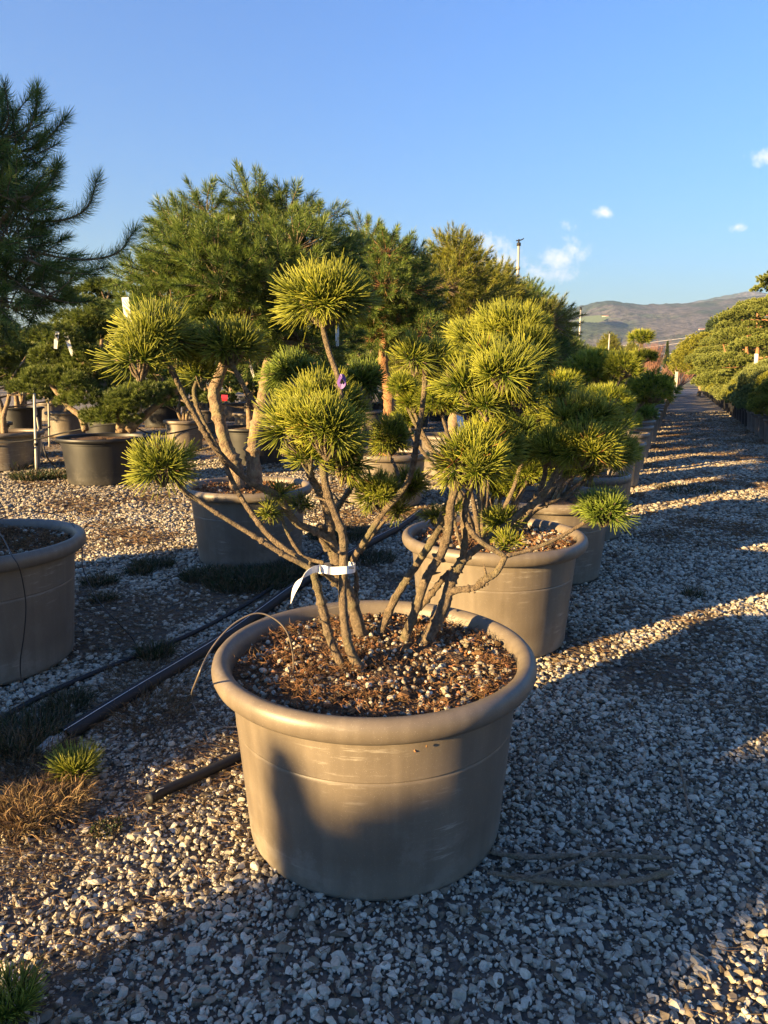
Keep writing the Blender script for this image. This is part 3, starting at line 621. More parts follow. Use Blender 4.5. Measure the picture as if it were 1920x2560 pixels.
# pots beside and behind the camera, out of the picture, whose shadows fall across the gravel
OFF = []
GL = 'taupe pots of the left row of big pines'
for i, (x, y, r) in enumerate(LP):
    lab = ['taupe pot cut off by the left edge, thin black tube over its rim', 'shaded taupe pot holding the two-trunked pine', 'taupe pot behind the central branches with the orange-trunked pine'][i] if i < 3 else (ORD[i] + ' taupe pot of the left row of big pines, counting from the left edge' if i < 6 else 'taupe pot far back under the left row of big pines')
    p = make_pot(POT_T if i < 3 else POT_P, x, y, rng.random() * 6, (r / .5, r / .5, 1.08 if i == 0 else 1), label=lab, cat='plant pot', group=GL)
    if i == 0: soil_cover(p, .448, .60, 300, 5200, psz=.007, lit_w=.0026)
    if i == 1: soil_cover(p, .448, .60, 120, 1200, psz=.009, lit_w=.004)
for i, (x, y, r, h) in enumerate(OFF):
    make_pot(POT_P, x, y, 0, (r / .5, r / .5, h / .6), label=['taupe pot just left of the camera', 'taupe pot behind the camera', 'taupe pot left of the view, before the left-edge pot', 'taupe pot outside the view on the far left'][i], cat='plant pot', group='added taupe pots under the unseen shade pines')

# ------------------------------------------------------------------ the foreground pine
def stem(parent, pts, rads, mat='bark', name='branch', n=10, knots=3, rough=.05, flare=0):
    mb = MB(); tube(mb, pts, 0, n=n, sub=9, rad=rads, rough=rough, knots=knots); return mb.obj(name, M[mat], parent)
PX = .000652 * 1.1
pine1 = empty('cloud_pine', (0.0, 2.15, .56), label='mugo pine trained in bright balls on bare stems, in the foreground pot', cat='pine')
def loc(v, base): return np.asarray(v, float) - base
B1_ = np.array([0.0, 2.15, .56])
def path1(pts, y0, y1, base=B1_):
    """pixel path with world depth running from y0 to y1"""
    k = len(pts); ys = np.linspace(y0, y1, k) if not hasattr(y0, '__len__') else y0
    return [P(px, py, ys[i]) - base for i, (px, py) in enumerate(pts)]
def S1(pts, y0, y1, rads, mat='bark', name='branch', knots=5):
    """one stem of the foreground pine with its pruning stubs and little dead twigs"""
    pp = path1(pts, y0, y1); mb = MB(); tube(mb, pp, 0, n=12, sub=9, rad=[q * .95 for q in rads], rough=.048, knots=knots); c = catmull(pp, 6)
    if len(pts) >= 5:
        T = nrm(np.gradient(c, axis=0))
        for q in range(1 + len(pts) // 4):
            i = int(rng.integers(2, len(c) - 3)); d = nrm(np.cross(T[i], rng.normal(0, 1, 3)) + T[i] * .5); r = np.interp(i / len(c), np.linspace(0, 1, len(rads)), rads); L_ = rng.uniform(.6, 2.2) * r + (.02 if rng.random() < .2 else 0)
            tube(mb, [c[i], c[i] + d * (r + L_ * .5), c[i] + d * (r + L_)], r * .42, r * .3 if L_ < .02 else .0015, 6, 2, 0, .1)
    return mb.obj(name, M[mat], pine1)
w = .00145      # metres per photo px of stem half width at that distance is about this /2
S1([(748, 1462), (741, 1444), (713, 1380), (699, 1322), (688, 1278), (675, 1231)], [2.06, 2.07, 2.08, 2.08, 2.08, 2.07], 0, [.0155, .014, .0135, .0155, .0125, .0125])
S1([(675, 1231), (662, 1223), (619, 1201), (586, 1181), (553, 1160), (505, 1131), (464, 1105), (430, 1082), (395, 1058), (372, 1030)], 2.07, 2.0, [.0105, .009, .0085, .0075, .007, .0065], knots=6)
S1([(677, 1228), (650, 1208), (626, 1194), (582, 1158), (553, 1122), (520, 1074), (500, 1035), (478, 985), (455, 940), (432, 895), (419, 850), (424, 825)], 2.07, 2.25, [.011, .0095, .0085, .008, .0075, .006], knots=5)
S1([(785, 1466), (779, 1448), (757, 1406), (746, 1358), (740, 1285), (742, 1220), (741, 1158), (724, 1110), (706, 1059), (699, 1015), (696, 960)], 2.07, 2.05, [.021, .018, .0155, .0145, .0135, .0145, .0135, .0125, .0125, .0115, .010], knots=5)
S1([(700, 1010), (716, 950), (735, 880), (735, 840), (728, 808), (715, 774), (704, 737), (697, 701), (700, 672)], 2.05, 2.12, [.010, .009, .0085, .008, .008, .008, .0075], knots=4)
S1([(785, 1386), (777, 1362), (761, 1304), (737, 1249), (724, 1205), (715, 1169)], 2.36, 2.30, [.030, .025, .021, .0215, .021, .020], name='trunk')
S1([(718, 1180), (712, 1150), (708, 1103), (688, 1059), (672, 1030), (664, 985)], 2.30, 2.2, [.0185, .017, .016, .013, .012, .010])
S1([(712, 1150), (722, 1110), (735, 1088), (761, 1048), (775, 1015)], 2.30, 2.42, [.013, .011, .010, .009])
S1([(710, 1185), (698, 1165), (690, 1134)], 2.29, 2.25, [.015, .014, .013], name='cut_stub', knots=1)
S1([(730, 1222), (724, 1192), (710, 1168), (680, 1146), (644, 1132), (618, 1100), (604, 1075), (582, 1062), (560, 1052), (535, 1038), (489, 995), (462, 964), (442, 933), (416, 888), (395, 849), (372, 802), (350, 770)],
   2.28, 2.1, [.015, .0135, .0125, .0125, .0135, .0105, .0095, .010, .009, .0085, .008], knots=6)
S1([(700, 1216), (659, 1205), (640, 1184), (628, 1165), (619, 1147), (611, 1125), (607, 1100)], 2.16, 2.2, [.007, .006, .0055, .005])
S1([(735, 1270), (715, 1250), (700, 1238), (680, 1226)], 2.22, 2.1, [.009, .008, .008])
S1([(755, 1235), (765, 1205), (786, 1172), (808, 1136), (835, 1098), (852, 1080), (874, 1052), (890, 1015), (897, 975), (905, 925), (912, 883), (917, 835), (919, 795)], 2.30, 2.2, [.013, .012, .0105, .010, .011, .010, .0095, .009, .009, .0085, .010], knots=5)
S1([(838, 1096), (824, 1108), (812, 1098), (806, 1085)], 2.27, 2.25, [.004, .0035, .003], knots=0)
S1([(778, 1195), (810, 1150), (835, 1122), (858, 1108)], 2.32, 2.35, [.006, .005, .004], knots=1)
S1([(852, 1080), (862, 1040), (855, 1010), (842, 985), (840, 960)], 2.28, 2.5, [.007, .006, .0055], knots=2)
S1([(664, 1000), (640, 950), (600, 910), (566, 894), (549, 870), (535, 849), (514, 811), (497, 778)], 2.22, 2.2, [.009, .0085, .008, .0075])
S1([(672, 1000), (660, 920), (640, 850), (628, 815)], 2.3, 2.5, [.008, .007, .006])
S1([(770, 1020), (785, 940), (782, 870), (780, 835)], 2.42, 2.6, [.008, .007, .006])
S1([(768, 1300), (770, 1250), (762, 1225)], 2.38, 2.36, [.009, .008, .007])
# the right-hand group of stems
S1([(823, 1372), (827, 1352), (852, 1296), (881, 1249), (910, 1205), (939, 1158), (950, 1136), (958, 1105), (975, 1075), (1000, 1040)], 2.38, 2.42, [.0165, .015, .0145, .014, .0135, .013, .011, .010, .010])
S1([(874, 1386), (878, 1370), (896, 1322), (921, 1249), (942, 1215), (958, 1185), (969, 1140), (974, 1090), (987, 1048), (1005, 1010)], 2.3, 2.2, [.020, .0175, .0165, .0155, .015, .0165, .0145, .013, .0115])
S1([(908, 1404), (918, 1384), (943, 1344), (962, 1300), (972, 1262), (984, 1236), (998, 1212)], 2.27, 2.3, [.029, .024, .021, .020, .0195, .018, .0165], name='trunk')
S1([(998, 1214), (1004, 1169), (1002, 1120), (1012, 1067), (1030, 1030), (1045, 1000)], 2.3, 2.3, [.0125, .0115, .011, .0105, .009])
S1([(996, 1216), (1023, 1190), (1045, 1176), (1063, 1158), (1100, 1129), (1132, 1101), (1158, 1085), (1178, 1062), (1196, 1030), (1210, 1000), (1222, 980)], 2.3, 2.5, [.0135, .0125, .0125, .012, .0115, .010, .009], knots=5)
S1([(964, 1284), (985, 1275), (1010, 1272), (1030, 1268), (1048, 1252), (1068, 1240), (1079, 1226), (1092, 1201)], 2.28, 2.26, [.0145, .0125, .012, .0115, .0135, .0125, .0115, .010], knots=4)
S1([(1092, 1201), (1120, 1195), (1158, 1183), (1200, 1165), (1236, 1145), (1282, 1117), (1300, 1095)], 2.26, 2.35, [.0075, .007, .0068, .0065, .0085], knots=3)
S1([(1092, 1203), (1078, 1194), (1038, 1169), (1008, 1132), (1004, 1100), (1014, 1060), (1035, 1020)], 2.26, 2.25, [.0095, .0095, .009, .0095, .010])
S1([(905, 1315), (940, 1272), (962, 1245), (985, 1225)], 2.42, 2.36, [.012, .011, .010])
S1([(1126, 1138), (1157, 1103), (1190, 1086), (1220, 1076), (1245, 1060), (1262, 1040)], 2.5, 2.6, [.008, .007, .0065])
S1([(1150, 1088), (1166, 1060), (1178, 1010), (1160, 960), (1165, 900)], 2.5, 2.7, [.011, .010, .009, .008])
S1([(1198, 1030), (1225, 1000), (1255, 970), (1262, 930)], 2.5, 2.62, [.009, .008, .007])
S1([(1225, 1010), (1270, 1000), (1300, 985), (1322, 985)], 2.55, 2.62, [.007, .006, .006])
S1([(1040, 1010), (1050, 960), (1060, 915), (1073, 876), (1083, 845), (1085, 810)], 2.35, 2.2, [.011, .011, .0115, .012, .011, .010], knots=5)
S1([(1062, 912), (1085, 860), (1100, 800), (1105, 740), (1100, 710)], 2.42, 2.7, [.010, .009, .008, .008])
S1([(998, 1190), (985, 1140), (978, 1115)], 2.34, 2.4, [.006, .005, .004]); S1([(955, 1150), (945, 1130), (938, 1118)], 2.44, 2.5, [.005, .004]); S1([(1050, 1178), (1070, 1160), (1082, 1140)], 2.36, 2.42, [.005, .004])

# balls: (px, py, half width px, half height px, depth, size class)
BALLS = [(700, 642, 92, 74, 2.12, 0), (300, 768, 66, 60, 2.02, 0), (338, 716, 78, 62, 2.10, 0), (378, 742, 58, 56, 2.22, 1), (497, 742, 68, 58, 2.22, 1), (432, 808, 42, 34, 2.25, 1), (350, 1002, 66, 56, 2.0, 1),
         (630, 800, 54, 40, 2.55, 3), (782, 822, 48, 44, 2.65, 3), (640, 918, 70, 66, 2.04, 0), (705, 925, 84, 80, 1.99, 0), (688, 862, 76, 54, 2.18, 0), (748, 890, 50, 58, 2.28, 1), (668, 985, 60, 44, 2.06, 0), (740, 990, 54, 66, 2.22, 1),
         (842, 943, 44, 48, 2.5, 2), (818, 1062, 50, 44, 2.3, 2), (884, 1045, 42, 36, 2.4, 2), (856, 1100, 30, 26, 2.35, 2), (602, 1066, 30, 26, 2.22, 2), (586, 1102, 28, 28, 2.16, 2), (648, 1086, 28, 26, 2.25, 2),
         (895, 770, 44, 46, 2.2, 1), (938, 772, 44, 44, 2.24, 1), (1018, 992, 86, 78, 2.14, 0), (1068, 965, 60, 66, 2.3, 1), (1086, 800, 64, 56, 2.12, 0), (1046, 762, 46, 42, 2.24, 1), (1128, 775, 52, 46, 2.22, 0), (1140, 822, 40, 38, 2.16, 1), (1012, 832, 60, 50, 2.2, 0), (1052, 870, 50, 44, 2.16, 0), (1120, 858, 58, 44, 2.22, 0),
         (1100, 706, 72, 46, 2.7, 1), (1142, 752, 58, 56, 2.62, 1), (1028, 728, 60, 40, 2.75, 1), (1192, 868, 56, 48, 2.7, 1), (1122, 950, 40, 62, 2.62, 3), (1252, 898, 72, 48, 2.55, 1), (1192, 966, 58, 52, 2.45, 1), (1262, 962, 74, 56, 2.45, 1), (1300, 920, 50, 42, 2.6, 1),
         (1332, 976, 48, 48, 2.58, 1), (1276, 1012, 38, 32, 2.6, 1), (1304, 1098, 56, 46, 2.34, 3), (938, 1112, 30, 28, 2.5, 2), (1080, 1124, 38, 34, 2.42, 2), (982, 1100, 28, 26, 2.4, 2), (1098, 1170, 34, 28, 2.3, 2), (1060, 925, 50, 40, 2.3, 1)]
for (px, py, rw, rh, Y, cls) in BALLS:
    t = Y * .000652 * 1.05; a, b = rw * t, rh * t
    mb = MB(); c = P(px, py + rh * .12, Y) - B1_
    nl, sp_, nn, wd = [(.062, .046, 52, .0029), (.052, .039, 50, .0027), (.036, .028, 40, .0024), (.046, .033, 50, .0027)][cls]
    ball(mb, c, a * 1.04, a, b * 1.06, nl, sp_, nn, wd, c - [0, 0, b * .72])
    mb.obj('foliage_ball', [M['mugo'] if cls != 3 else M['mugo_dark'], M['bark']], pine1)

# tag strap round the stems
tg = empty('plant_tag', P(700, 1230, 2.1), label='blank white plastic tag strap looped round the foreground pine stems', cat='tag'); tb = P(700, 1230, 2.1)
def ribbon(mb, pts, wd, updir=(0, 0, 1), th=.0006, taper=None, m=0):
    c = catmull(pts, 8); T = nrm(np.gradient(c, axis=0)); U = np.tile(np.asarray(updir, float), (len(c), 1)) if np.ndim(updir) == 1 else catmull(updir, 8)
    U = nrm(U - T * np.sum(U * T, 1)[:, None]); Nn = np.cross(T, U); k = len(c)
    ww = np.full(k, wd / 2) if taper is None else np.interp(np.linspace(0, 1, k), np.linspace(0, 1, len(taper)), taper) / 2
    V = np.stack([c - U * ww[:, None] - Nn * th, c + U * ww[:, None] - Nn * th, c + U * ww[:, None] + Nn * th, c - U * ww[:, None] + Nn * th], 1).reshape(-1, 3)
    i, j = np.meshgrid(np.arange(k - 1), np.arange(4), indexing='ij'); j2 = (j + 1) % 4
    mb.add(V, np.stack([i * 4 + j, i * 4 + j2, (i + 1) * 4 + j2, (i + 1) * 4 + j], -1).reshape(-1, 4), m=m, smooth=False)
mb = MB(); cx = P(718, 1230, 2.18) - tb
loop = [P(692, 1230, 2.06) - tb, P(715, 1232, 2.09) - tb]
L0 = [P(683, 1231, 2.10), P(700, 1230, 2.02), P(718, 1233, 2.02), P(752, 1231, 2.02), P(766, 1228, 2.09), P(763, 1222, 2.22), P(735, 1220, 2.36), P(700, 1224, 2.30), P(683, 1231, 2.12)]
ribbon(mb, [q - tb for q in L0], .0235); mb.obj('loop', M['white'], tg)
mb = MB(); ribbon(mb, [q - tb for q in [P(690, 1228, 2.05), P(672, 1233, 2.0), P(650, 1252, 1.98), P(636, 1275, 1.97), P(628, 1304, 1.97)]], .02, updir=[(0, 0, 1), (.2, 0, 1), (.8, -.1, .7), (1, -.1, .2), (1, 0, .1)], taper=[.022, .021, .019, .013, .001]); mb.obj('tail', M['white'], tg)
mb = MB(); q = P(759, 1227, 2.017) - tb; box(mb, q - [.008, .001, .0016], q + [.008, .0, .0016]); mb.obj('slot', M['ink'], tg)
mb = MB(); ribbon(mb, [P(731, 826, 2.04), P(738, 812, 2.03), P(746, 824, 2.04), P(737, 836, 2.05), P(730, 824, 2.06)], .012); tag(mb.obj('plant_tie', M['purple']), 'purple plastic tie looped on the stem under the topmost ball', 'plant tie')
for px_, py_, sz in [(897, 1622, .006), (922, 1612, .004)]:
    mb = MB(); stones(mb, np.array([P(px_, py_, 1.7155) - np.array([-.03, 2.15, 0])]), np.array([sz]), 1.2, 1); o = mb.obj('mud_speck', M['mulch'], POT0); o.matrix_parent_inverse = __import__('mathutils').Matrix.Rotation(-1.2, 4, 'Z')
# drip tubes
mb = MB(); tube(mb, [P(634, 1445, 2.02), P(632, 1410, 2.0), P(618, 1362, 1.98), P(585, 1332, 1.98), P(548, 1326, 1.97), P(500, 1352, 1.93), P(455, 1404, 1.86), P(424, 1470, 1.8), G(414, 1505, .10), G(430, 1545, .03), G(470, 1568, .02), G(520, 1570, .02)], .0025, .0025, 6, 8)
tag(mb.obj('drip_tube', M['drip']), 'thin grey drip tube arching out of the foreground pot to the gravel', 'drip tube')

# ------------------------------------------------------------------ the big pines of the left row
def clump(mb, c, r, n, nn, nl, w, lod, ls=(.10, .18), lo=-.6, up=.25, outdir=None, m=0, a0=22, a1=78, wood=None, sq=.85):
    """shoots growing outward over the shell of a clump"""
    d = dome_dirs(n, lo); c = np.asarray(c, float)
    L_ = rng.uniform(ls[0], ls[1], n)
    A = nrm(d + np.array([0, 0, up]) + rng.normal(0, .25, d.shape) + (0 if outdir is None else np.asarray(outdir) * .5))
    O = c + d * np.array([1, 1, sq]) * r * rng.uniform(.55, 1.0, (n, 1))
    shoots(mb, O, A, L_, nn, nl, w, lod, a0, a1, m)
    if wood is not None:
        for k in range(n):
            tube(mb, [c + d[k] * r * .15, O[k], O[k] + A[k] * L_[k]], .005, .002, 3, 2, wood, cap=False, c=(.5, .5))
def big_pine(name, base, clumps, trunks, nn, nl, w, lod, per, mat, bark_='bark_pine', ls=(.10, .18), **k):
    e = empty(name, base, **k)
    for pts, rads in trunks: stem(e, pts, rads, mat=bark_, name='trunk', n=14, knots=4, rough=.035)
    mb = MB()
    top = np.array(trunks[0][0][-1])
    tops = [np.array(t[0][-1]) for t in trunks]
    for (c, r) in clumps:
        c = np.asarray(c, float)
        tp = min(tops, key=lambda q: np.linalg.norm(q - c)); q = tp + (c - tp) * .5 + [0, 0, -.12 * np.linalg.norm(c - tp)]
        tube(mb, [tp, q, c], .020, .008, 6, 4, 1, .05, cap=False, c=(.5, .5))
        out = nrm(c - tp) * np.array([1, 1, .4])
        clump(mb, c, r, int(per * (r / .28) ** 2), nn, nl, w, lod, ls, outdir=out, wood=1)
    mb.obj('crown', [M[mat], M[bark_]], e); return e

# shaded pine whose crown hangs into the picture at the left edge
b0 = np.array([-2.02, 3.5, .6]); cl = []
for px, py, r, dy in [(0, 300, 60, 0), (45, 340, 40, .1), (-60, 330, 90, 0), (-10, 420, 90, .1), (40, 440, 50, -.1), (20, 520, 80, 0), (-70, 520, 90, .1), (70, 560, 48, 0), (50, 610, 70, .1), (100, 640, 46, -.05), (-30, 640, 90, 0), (20, 665, 60, .1), (-80, 400, 80, 0), (-60, 430, 80, .3)]:
    cl.append((P(px, py, 3.5 + dy) - b0, r * MPP(3.5)))
tr = [([np.array([0, 0, -.05]), np.array([.02, .02, .5]), np.array([-.04, 0, 1.0]), np.array([.0, .03, 1.5])], [.06, .05, .045, .035])]
LT0 = big_pine('pine_tree', b0, cl, tr, 120, .058, .0022, 1, 66, 'scots', label='dark shaded pine at the left edge with long drooping shoots against the sky', cat='pine', group='large pines of the left row')
mb = MB()
for pts, dd in [([(40, 470), (90, 478), (150, 472), (190, 445), (208, 395)], 0), ([(60, 540), (130, 556), (200, 560), (255, 545), (286, 505)], 0), ([(30, 330), (80, 318), (110, 292), (136, 262)], .1),
                ([(50, 300), (70, 260), (78, 230), (80, 205)], 0), ([(0, 290), (5, 250), (2, 215)], .1), ([(30, 430), (75, 420), (110, 392), (122, 362)], -.1), ([(120, 590), (170, 590), (215, 580)], .15), ([(60, 560), (120, 585), (190, 592)], -.1), ([(95, 640), (125, 650), (142, 640)], 0), ([(80, 590), (130, 612), (148, 640)], .1)]:
    pp = np.array([P(a, b, 3.5 + dd) - b0 for a, b in pts]); c = catmull(pp, 8); T = nrm(np.gradient(c, axis=0))
    tube(mb, pp, .007, .003, 5, 6, 1, .05, c=(.5, .5))
    k0 = int(len(c) * .25)
    for i in range(k0, len(c)): shoots(mb, [c[i]], [T[i]], .03, 26 if i < len(c) - 1 else 60, .060, .0017, 1, 35 if i < len(c) - 1 else 8, 68)
mb.obj('branches', [M['scots'], M['bark_pine']], LT0)

b0 = np.array([-1.09, 5.65, .56]); cl = []
for px, py, r, dy in [(292, 606, 36, .1), (352, 600, 54, -.3), (312, 672, 44, .2), (372, 668, 70, -.4), (378, 505, 42, 0), (405, 505, 60, .2), (402, 560, 60, -.45), (448, 462, 44, 0), (470, 560, 72, -.5), (478, 620, 80, -.6), (545, 432, 40, 0), (560, 500, 72, .1), (620, 462, 48, .1), (640, 540, 70, -.3), (590, 610, 80, -.5), (520, 690, 80, -.35), (690, 480, 36, .1), (690, 560, 66, 0), (438, 730, 70, .1),
                      (570, 760, 70, .3), (650, 740, 76, 0), (720, 650, 66, .1), (738, 560, 44, .3), (560, 560, 100, .3), (500, 640, 100, .5), (640, 650, 100, .4), (400, 620, 80, .5), (640, 810, 46, .4), (288, 672, 28, .5), (720, 740, 50, .4)]:
    cl.append((P(px, py, 5.65 + dy) - b0, r * MPP(5.65)))
q1 = [P(x, y, 5.6) - b0 for x, y in [(512, 1032), (509, 1010), (489, 964), (473, 902), (462, 849), (472, 818), (500, 740), (520, 660)]]
q2 = [P(x, y, 5.7) - b0 for x, y in [(549, 1036), (549, 1018), (546, 964), (560, 902), (572, 839), (578, 792), (592, 730), (600, 640)]]
for q in (q1, q2): q[0][2] = -.03
LT1 = big_pine('pine_tree', b0, cl, [(q1, [.062, .056, .050, .046, .046, .042, .036, .03]), (q2, [.07, .060, .055, .052, .046, .042, .036, .03])], 100, .060, .0034, 1, 66, 'scots', ls=(.07, .15), label='large two-trunked pine with bushy blue-green crown in the middle left', cat='pine', group='large pines of the left row')
b0 = np.array([.02, 8.2, .56]); cl = []
for px, py, r, dy in [(790, 520, 34, 0), (835, 550, 44, -.3), (885, 570, 36, .2), (770, 580, 48, .1), (830, 620, 56, -.4), (890, 625, 44, 0), (780, 660, 54, -.2), (850, 690, 56, 0), (905, 680, 40, .3), (810, 730, 50, 0), (870, 740, 46, .3), (740, 640, 44, .4), (760, 720, 40, .2), (920, 720, 36, -.2), (840, 600, 70, .4)]:
    cl.append((P(px, py, 8.2 + dy) - b0, r * MPP(8.2)))
q1 = [P(x, y, 8.2) - b0 for x, y in [(838, 960), (838, 920), (840, 850), (828, 790), (830, 730), (838, 660)]]; q1[0][2] = -.03
LT2 = big_pine('pine_tree', b0, cl, [(q1, [.075, .07, .062, .055, .045, .035])], 80, .066, .0048, 1, 62, 'scots', 'bark_orange', label='pine with an orange trunk behind the topmost foreground ball', cat='pine', group='large pines of the left row')
def gen_pine(name, seed, H, Rr, mat, per=52, nn=46, nl=.075, w=.0085, lod=0, bark_='bark_pine', nclump=22, low=.32, **k):
    r_ = np.random.default_rng(seed); cl = []
    for i in range(nclump):
        z = low + (1 - low) * (i + .5) / nclump; pr = math.sin(min(1, (z - low) / (1 - low) * .9 + .16) * math.pi) ** .7; a = i * 2.4 + r_.random()
        rad = Rr * pr * r_.uniform(.35, .95); cl.append(((rad * math.cos(a), rad * math.sin(a), H * z * r_.uniform(.94, 1.0)), Rr * r_.uniform(.26, .42)))
    tr = [([np.array([0, 0, -.05]), np.array([.05, .03, H * .2]), np.array([-.05, .04, H * .4]), np.array([.03, 0, H * .75])], [.07, .055, .05, .03])]
    return big_pine(name, (0, 0, 0), cl, tr, nn, nl, w, lod, per, mat, bark_, ls=(.12, .22), **k)
GP = [gen_pine('pine_tree', 11, 2.5, 1.1, 'yellow'), gen_pine('pine_tree', 12, 2.55, 1.1, 'scots'), gen_pine('pine_tree', 13, 2.4, 1.15, 'scots')]
used = set()
def place(proto, x, y, z, rz, s, **k):
    o = proto if id(proto) not in used else copy_tree(proto)
    used.add(id(proto)); o.location = (x, y, z); o.rotation_euler = (0, 0, rz); o.scale = (s, s, s)
    for kk in ('label', 'group', 'category'):
        if kk in o.keys(): del o[kk]
    return tag(o, **k)
for i, (x, y, r) in enumerate(LP[3:]):
    if i > 4: continue
    p = GP[0] if i in (0, 1, 3) else GP[1 + i % 2]
    lab = ['bushy yellow-green pine left of the tall grey pole', 'yellow-green pine just left of the foot of the tall pole', 'darker pine right behind the tall pole', 'blue-green pine between the two poles', 'fifth pine back in the row, beside the shorter pole'][i] if i < 5 else 'pine far back in the left row'
    place(p, x, y, .56, rng.random() * 6.28, (1.06, 1.04, 1.0, .9, .78)[i], label=lab, cat='pine', group='large pines of the left row')

# ------------------------------------------------------------------ mugo pines of the long row
def mugo_plant(seed, npad=13, Rr=.55, H=.85, nl=.05, sp_=.055, nn=36, w=.0045, lod=1, mat='mugo', rp=(.11, .17), name='mugo_pine'):
    r_ = np.random.default_rng(seed); e = empty(name, label='x', cat='pine'); mbw = MB(); mbf = MB()
    for i in range(npad):
        a = i * 2.4 + r_.normal(0, .3); f = (i + .5) / npad; rad = Rr * math.sqrt(f) * r_.uniform(.75, 1.05); z = H * (1 - .55 * f) * r_.uniform(.85, 1.05); pr = r_.uniform(*rp)
        c = np.array([rad * math.cos(a), rad * math.sin(a), z])
        tube(mbw, [(.08 * math.cos(a), .08 * math.sin(a), -.05), c * [.35, .35, .35], c * [.8, .8, .7], c - [0, 0, pr * .5]], .019, .009, 7, 5, 0, .06)
        pad(mbf, c, pr * 1.1, pr * 1.1, pr * .85, nl, sp_, nn, w, lod, lo=-.45, up=.3, base=c - [0, 0, pr * .6])
    mbw.obj('branches', M['bark'], e); mbf.obj('foliage', [M[mat], M['bark']], e); return e
# second pine: balls read off the picture around x 850-1420
def pine_from(name, base, balls, w, nl, sp_, nn, mat='mugo', lod=1, stems=None, **k):
    base = np.asarray(base, float); e = empty(name, base, **k)
    for q in (stems or []): stem(e, [P(*a) - base for a in q[0]], q[1], n=8)
    for (px, py, rw, rh, Y) in balls:
        t = Y * .000652 * 1.05; a, b = rw * t, rh * t; c = P(px, py + rh * .1, Y) - base
        if not stems or rng.random() < .8:
            f = rng.normal(0, .05, 2); mb = MB(); tube(mb, [(c[0] * .12 + f[0], c[1] * .12 + f[1], -.05), c * [.45, .45, .4] + [0, 0, -.02], c * [.85, .85, .75], c - [0, 0, b * .5]], .015, .008, 8, 6, 0, .06); mb.obj('branch', M['bark'], e)
        mb = MB(); pad(mb, c, a, a * .95, b, nl, sp_, nn, w, lod, lo=-.5, up=.3, base=c - [0, 0, b * .7]); mb.obj('foliage_ball', [M[mat], M['bark']], e)
    return e
GM = 'mugo pines in the long row of taupe pots'
pine_from('mugo_pine', (.61, 3.86, .56), [(870, 833, 32, 30, 3.7), (893, 866, 36, 30, 3.7), (953, 862, 46, 40, 3.6), (880, 900, 30, 24, 3.9), (985, 765, 46, 32, 3.9), (1045, 720, 46, 34, 4.0), (1130, 700, 50, 36, 4.1), (1150, 900, 50, 48, 3.8), (1212, 830, 40, 34, 4.1), (1145, 1010, 50, 46, 3.9),
    (1085, 1040, 42, 40, 4.0), (1160, 950, 60, 50, 4.0), (1010, 860, 60, 50, 4.1), (1230, 1000, 40, 40, 4.0), (1040, 950, 40, 44, 4.0)], .0036, .045, .042, 40, label='mugo pine growing behind the foreground pine in the sunlit pot', cat='pine', group=GM)
pine_from('mugo_pine', (rx(5.2) - .02, 5.2, .56), [(1306, 862, 54, 34, 5.0), (1276, 880, 40, 30, 5.2), (1252, 940, 50, 44, 5.1), (1330, 905, 40, 30, 5.2), (1276, 800, 50, 40, 5.6), (1344, 790, 40, 34, 5.4), (1230, 870, 44, 40, 5.4), (1290, 960, 50, 34, 5.0), (1200, 930, 40, 40, 5.3), (1345, 975, 34, 34, 5.1)], .0044, .05, .052, 38,
    label='mugo pine in the third pot, spreading right behind the foreground branches', cat='pine', group=GM)
pine_from('mugo_pine', (rx(6.6) + .03, 6.6, .56), [(1412, 838, 46, 38, 6.4), (1374, 850, 34, 34, 6.5), (1390, 770, 32, 16, 6.8), (1386, 728, 24, 18, 6.8), (1330, 800, 40, 34, 6.9), (1290, 780, 40, 30, 6.8), (1350, 860, 34, 30, 6.7)], .005, .05, .058, 36,
    stems=[([(1335, 940, 6.6), (1352, 915, 6.5), (1370, 890, 6.45), (1384, 866, 6.4)], [.022, .018, .016, .013]), ([(1340, 935, 6.6), (1360, 900, 6.55), (1392, 868, 6.4)], [.018, .015, .013]), ([(1378, 850, 6.8), (1384, 810, 6.8), (1390, 775, 6.8), (1386, 740, 6.8)], [.018, .016, .014, .01])],
    label='mugo pine with a bright leaning ball over the gravel lane and a two-tier ball behind', cat='pine', group=GM)
MG = [mugo_plant(21, 17, .62, .85), mugo_plant(22, 15, .6, .95), mugo_plant(23, 15, .58, .78), mugo_plant(24, 16, .6, 1.0, mat='mugo_dark')]
for i, y in enumerate(ROW[4:]):
    lab = (ORD[i + 4] + ' mugo pine of the long row, counting from the foreground pine') if i < 6 else 'mugo pine far back in the long row beside the gravel lane'
    if i < 6: lab += [', dark and bushy', ', bright', ', dark', ', yellow-green', ', tall dark', ', low'][i]
    place(MG[(1, 3, 0, 1, 2, 3)[i % 6]], rx(y), y, .56, rng.random() * 6.28, rng.uniform(.76, .92), label=lab, cat='pine', group=GM)
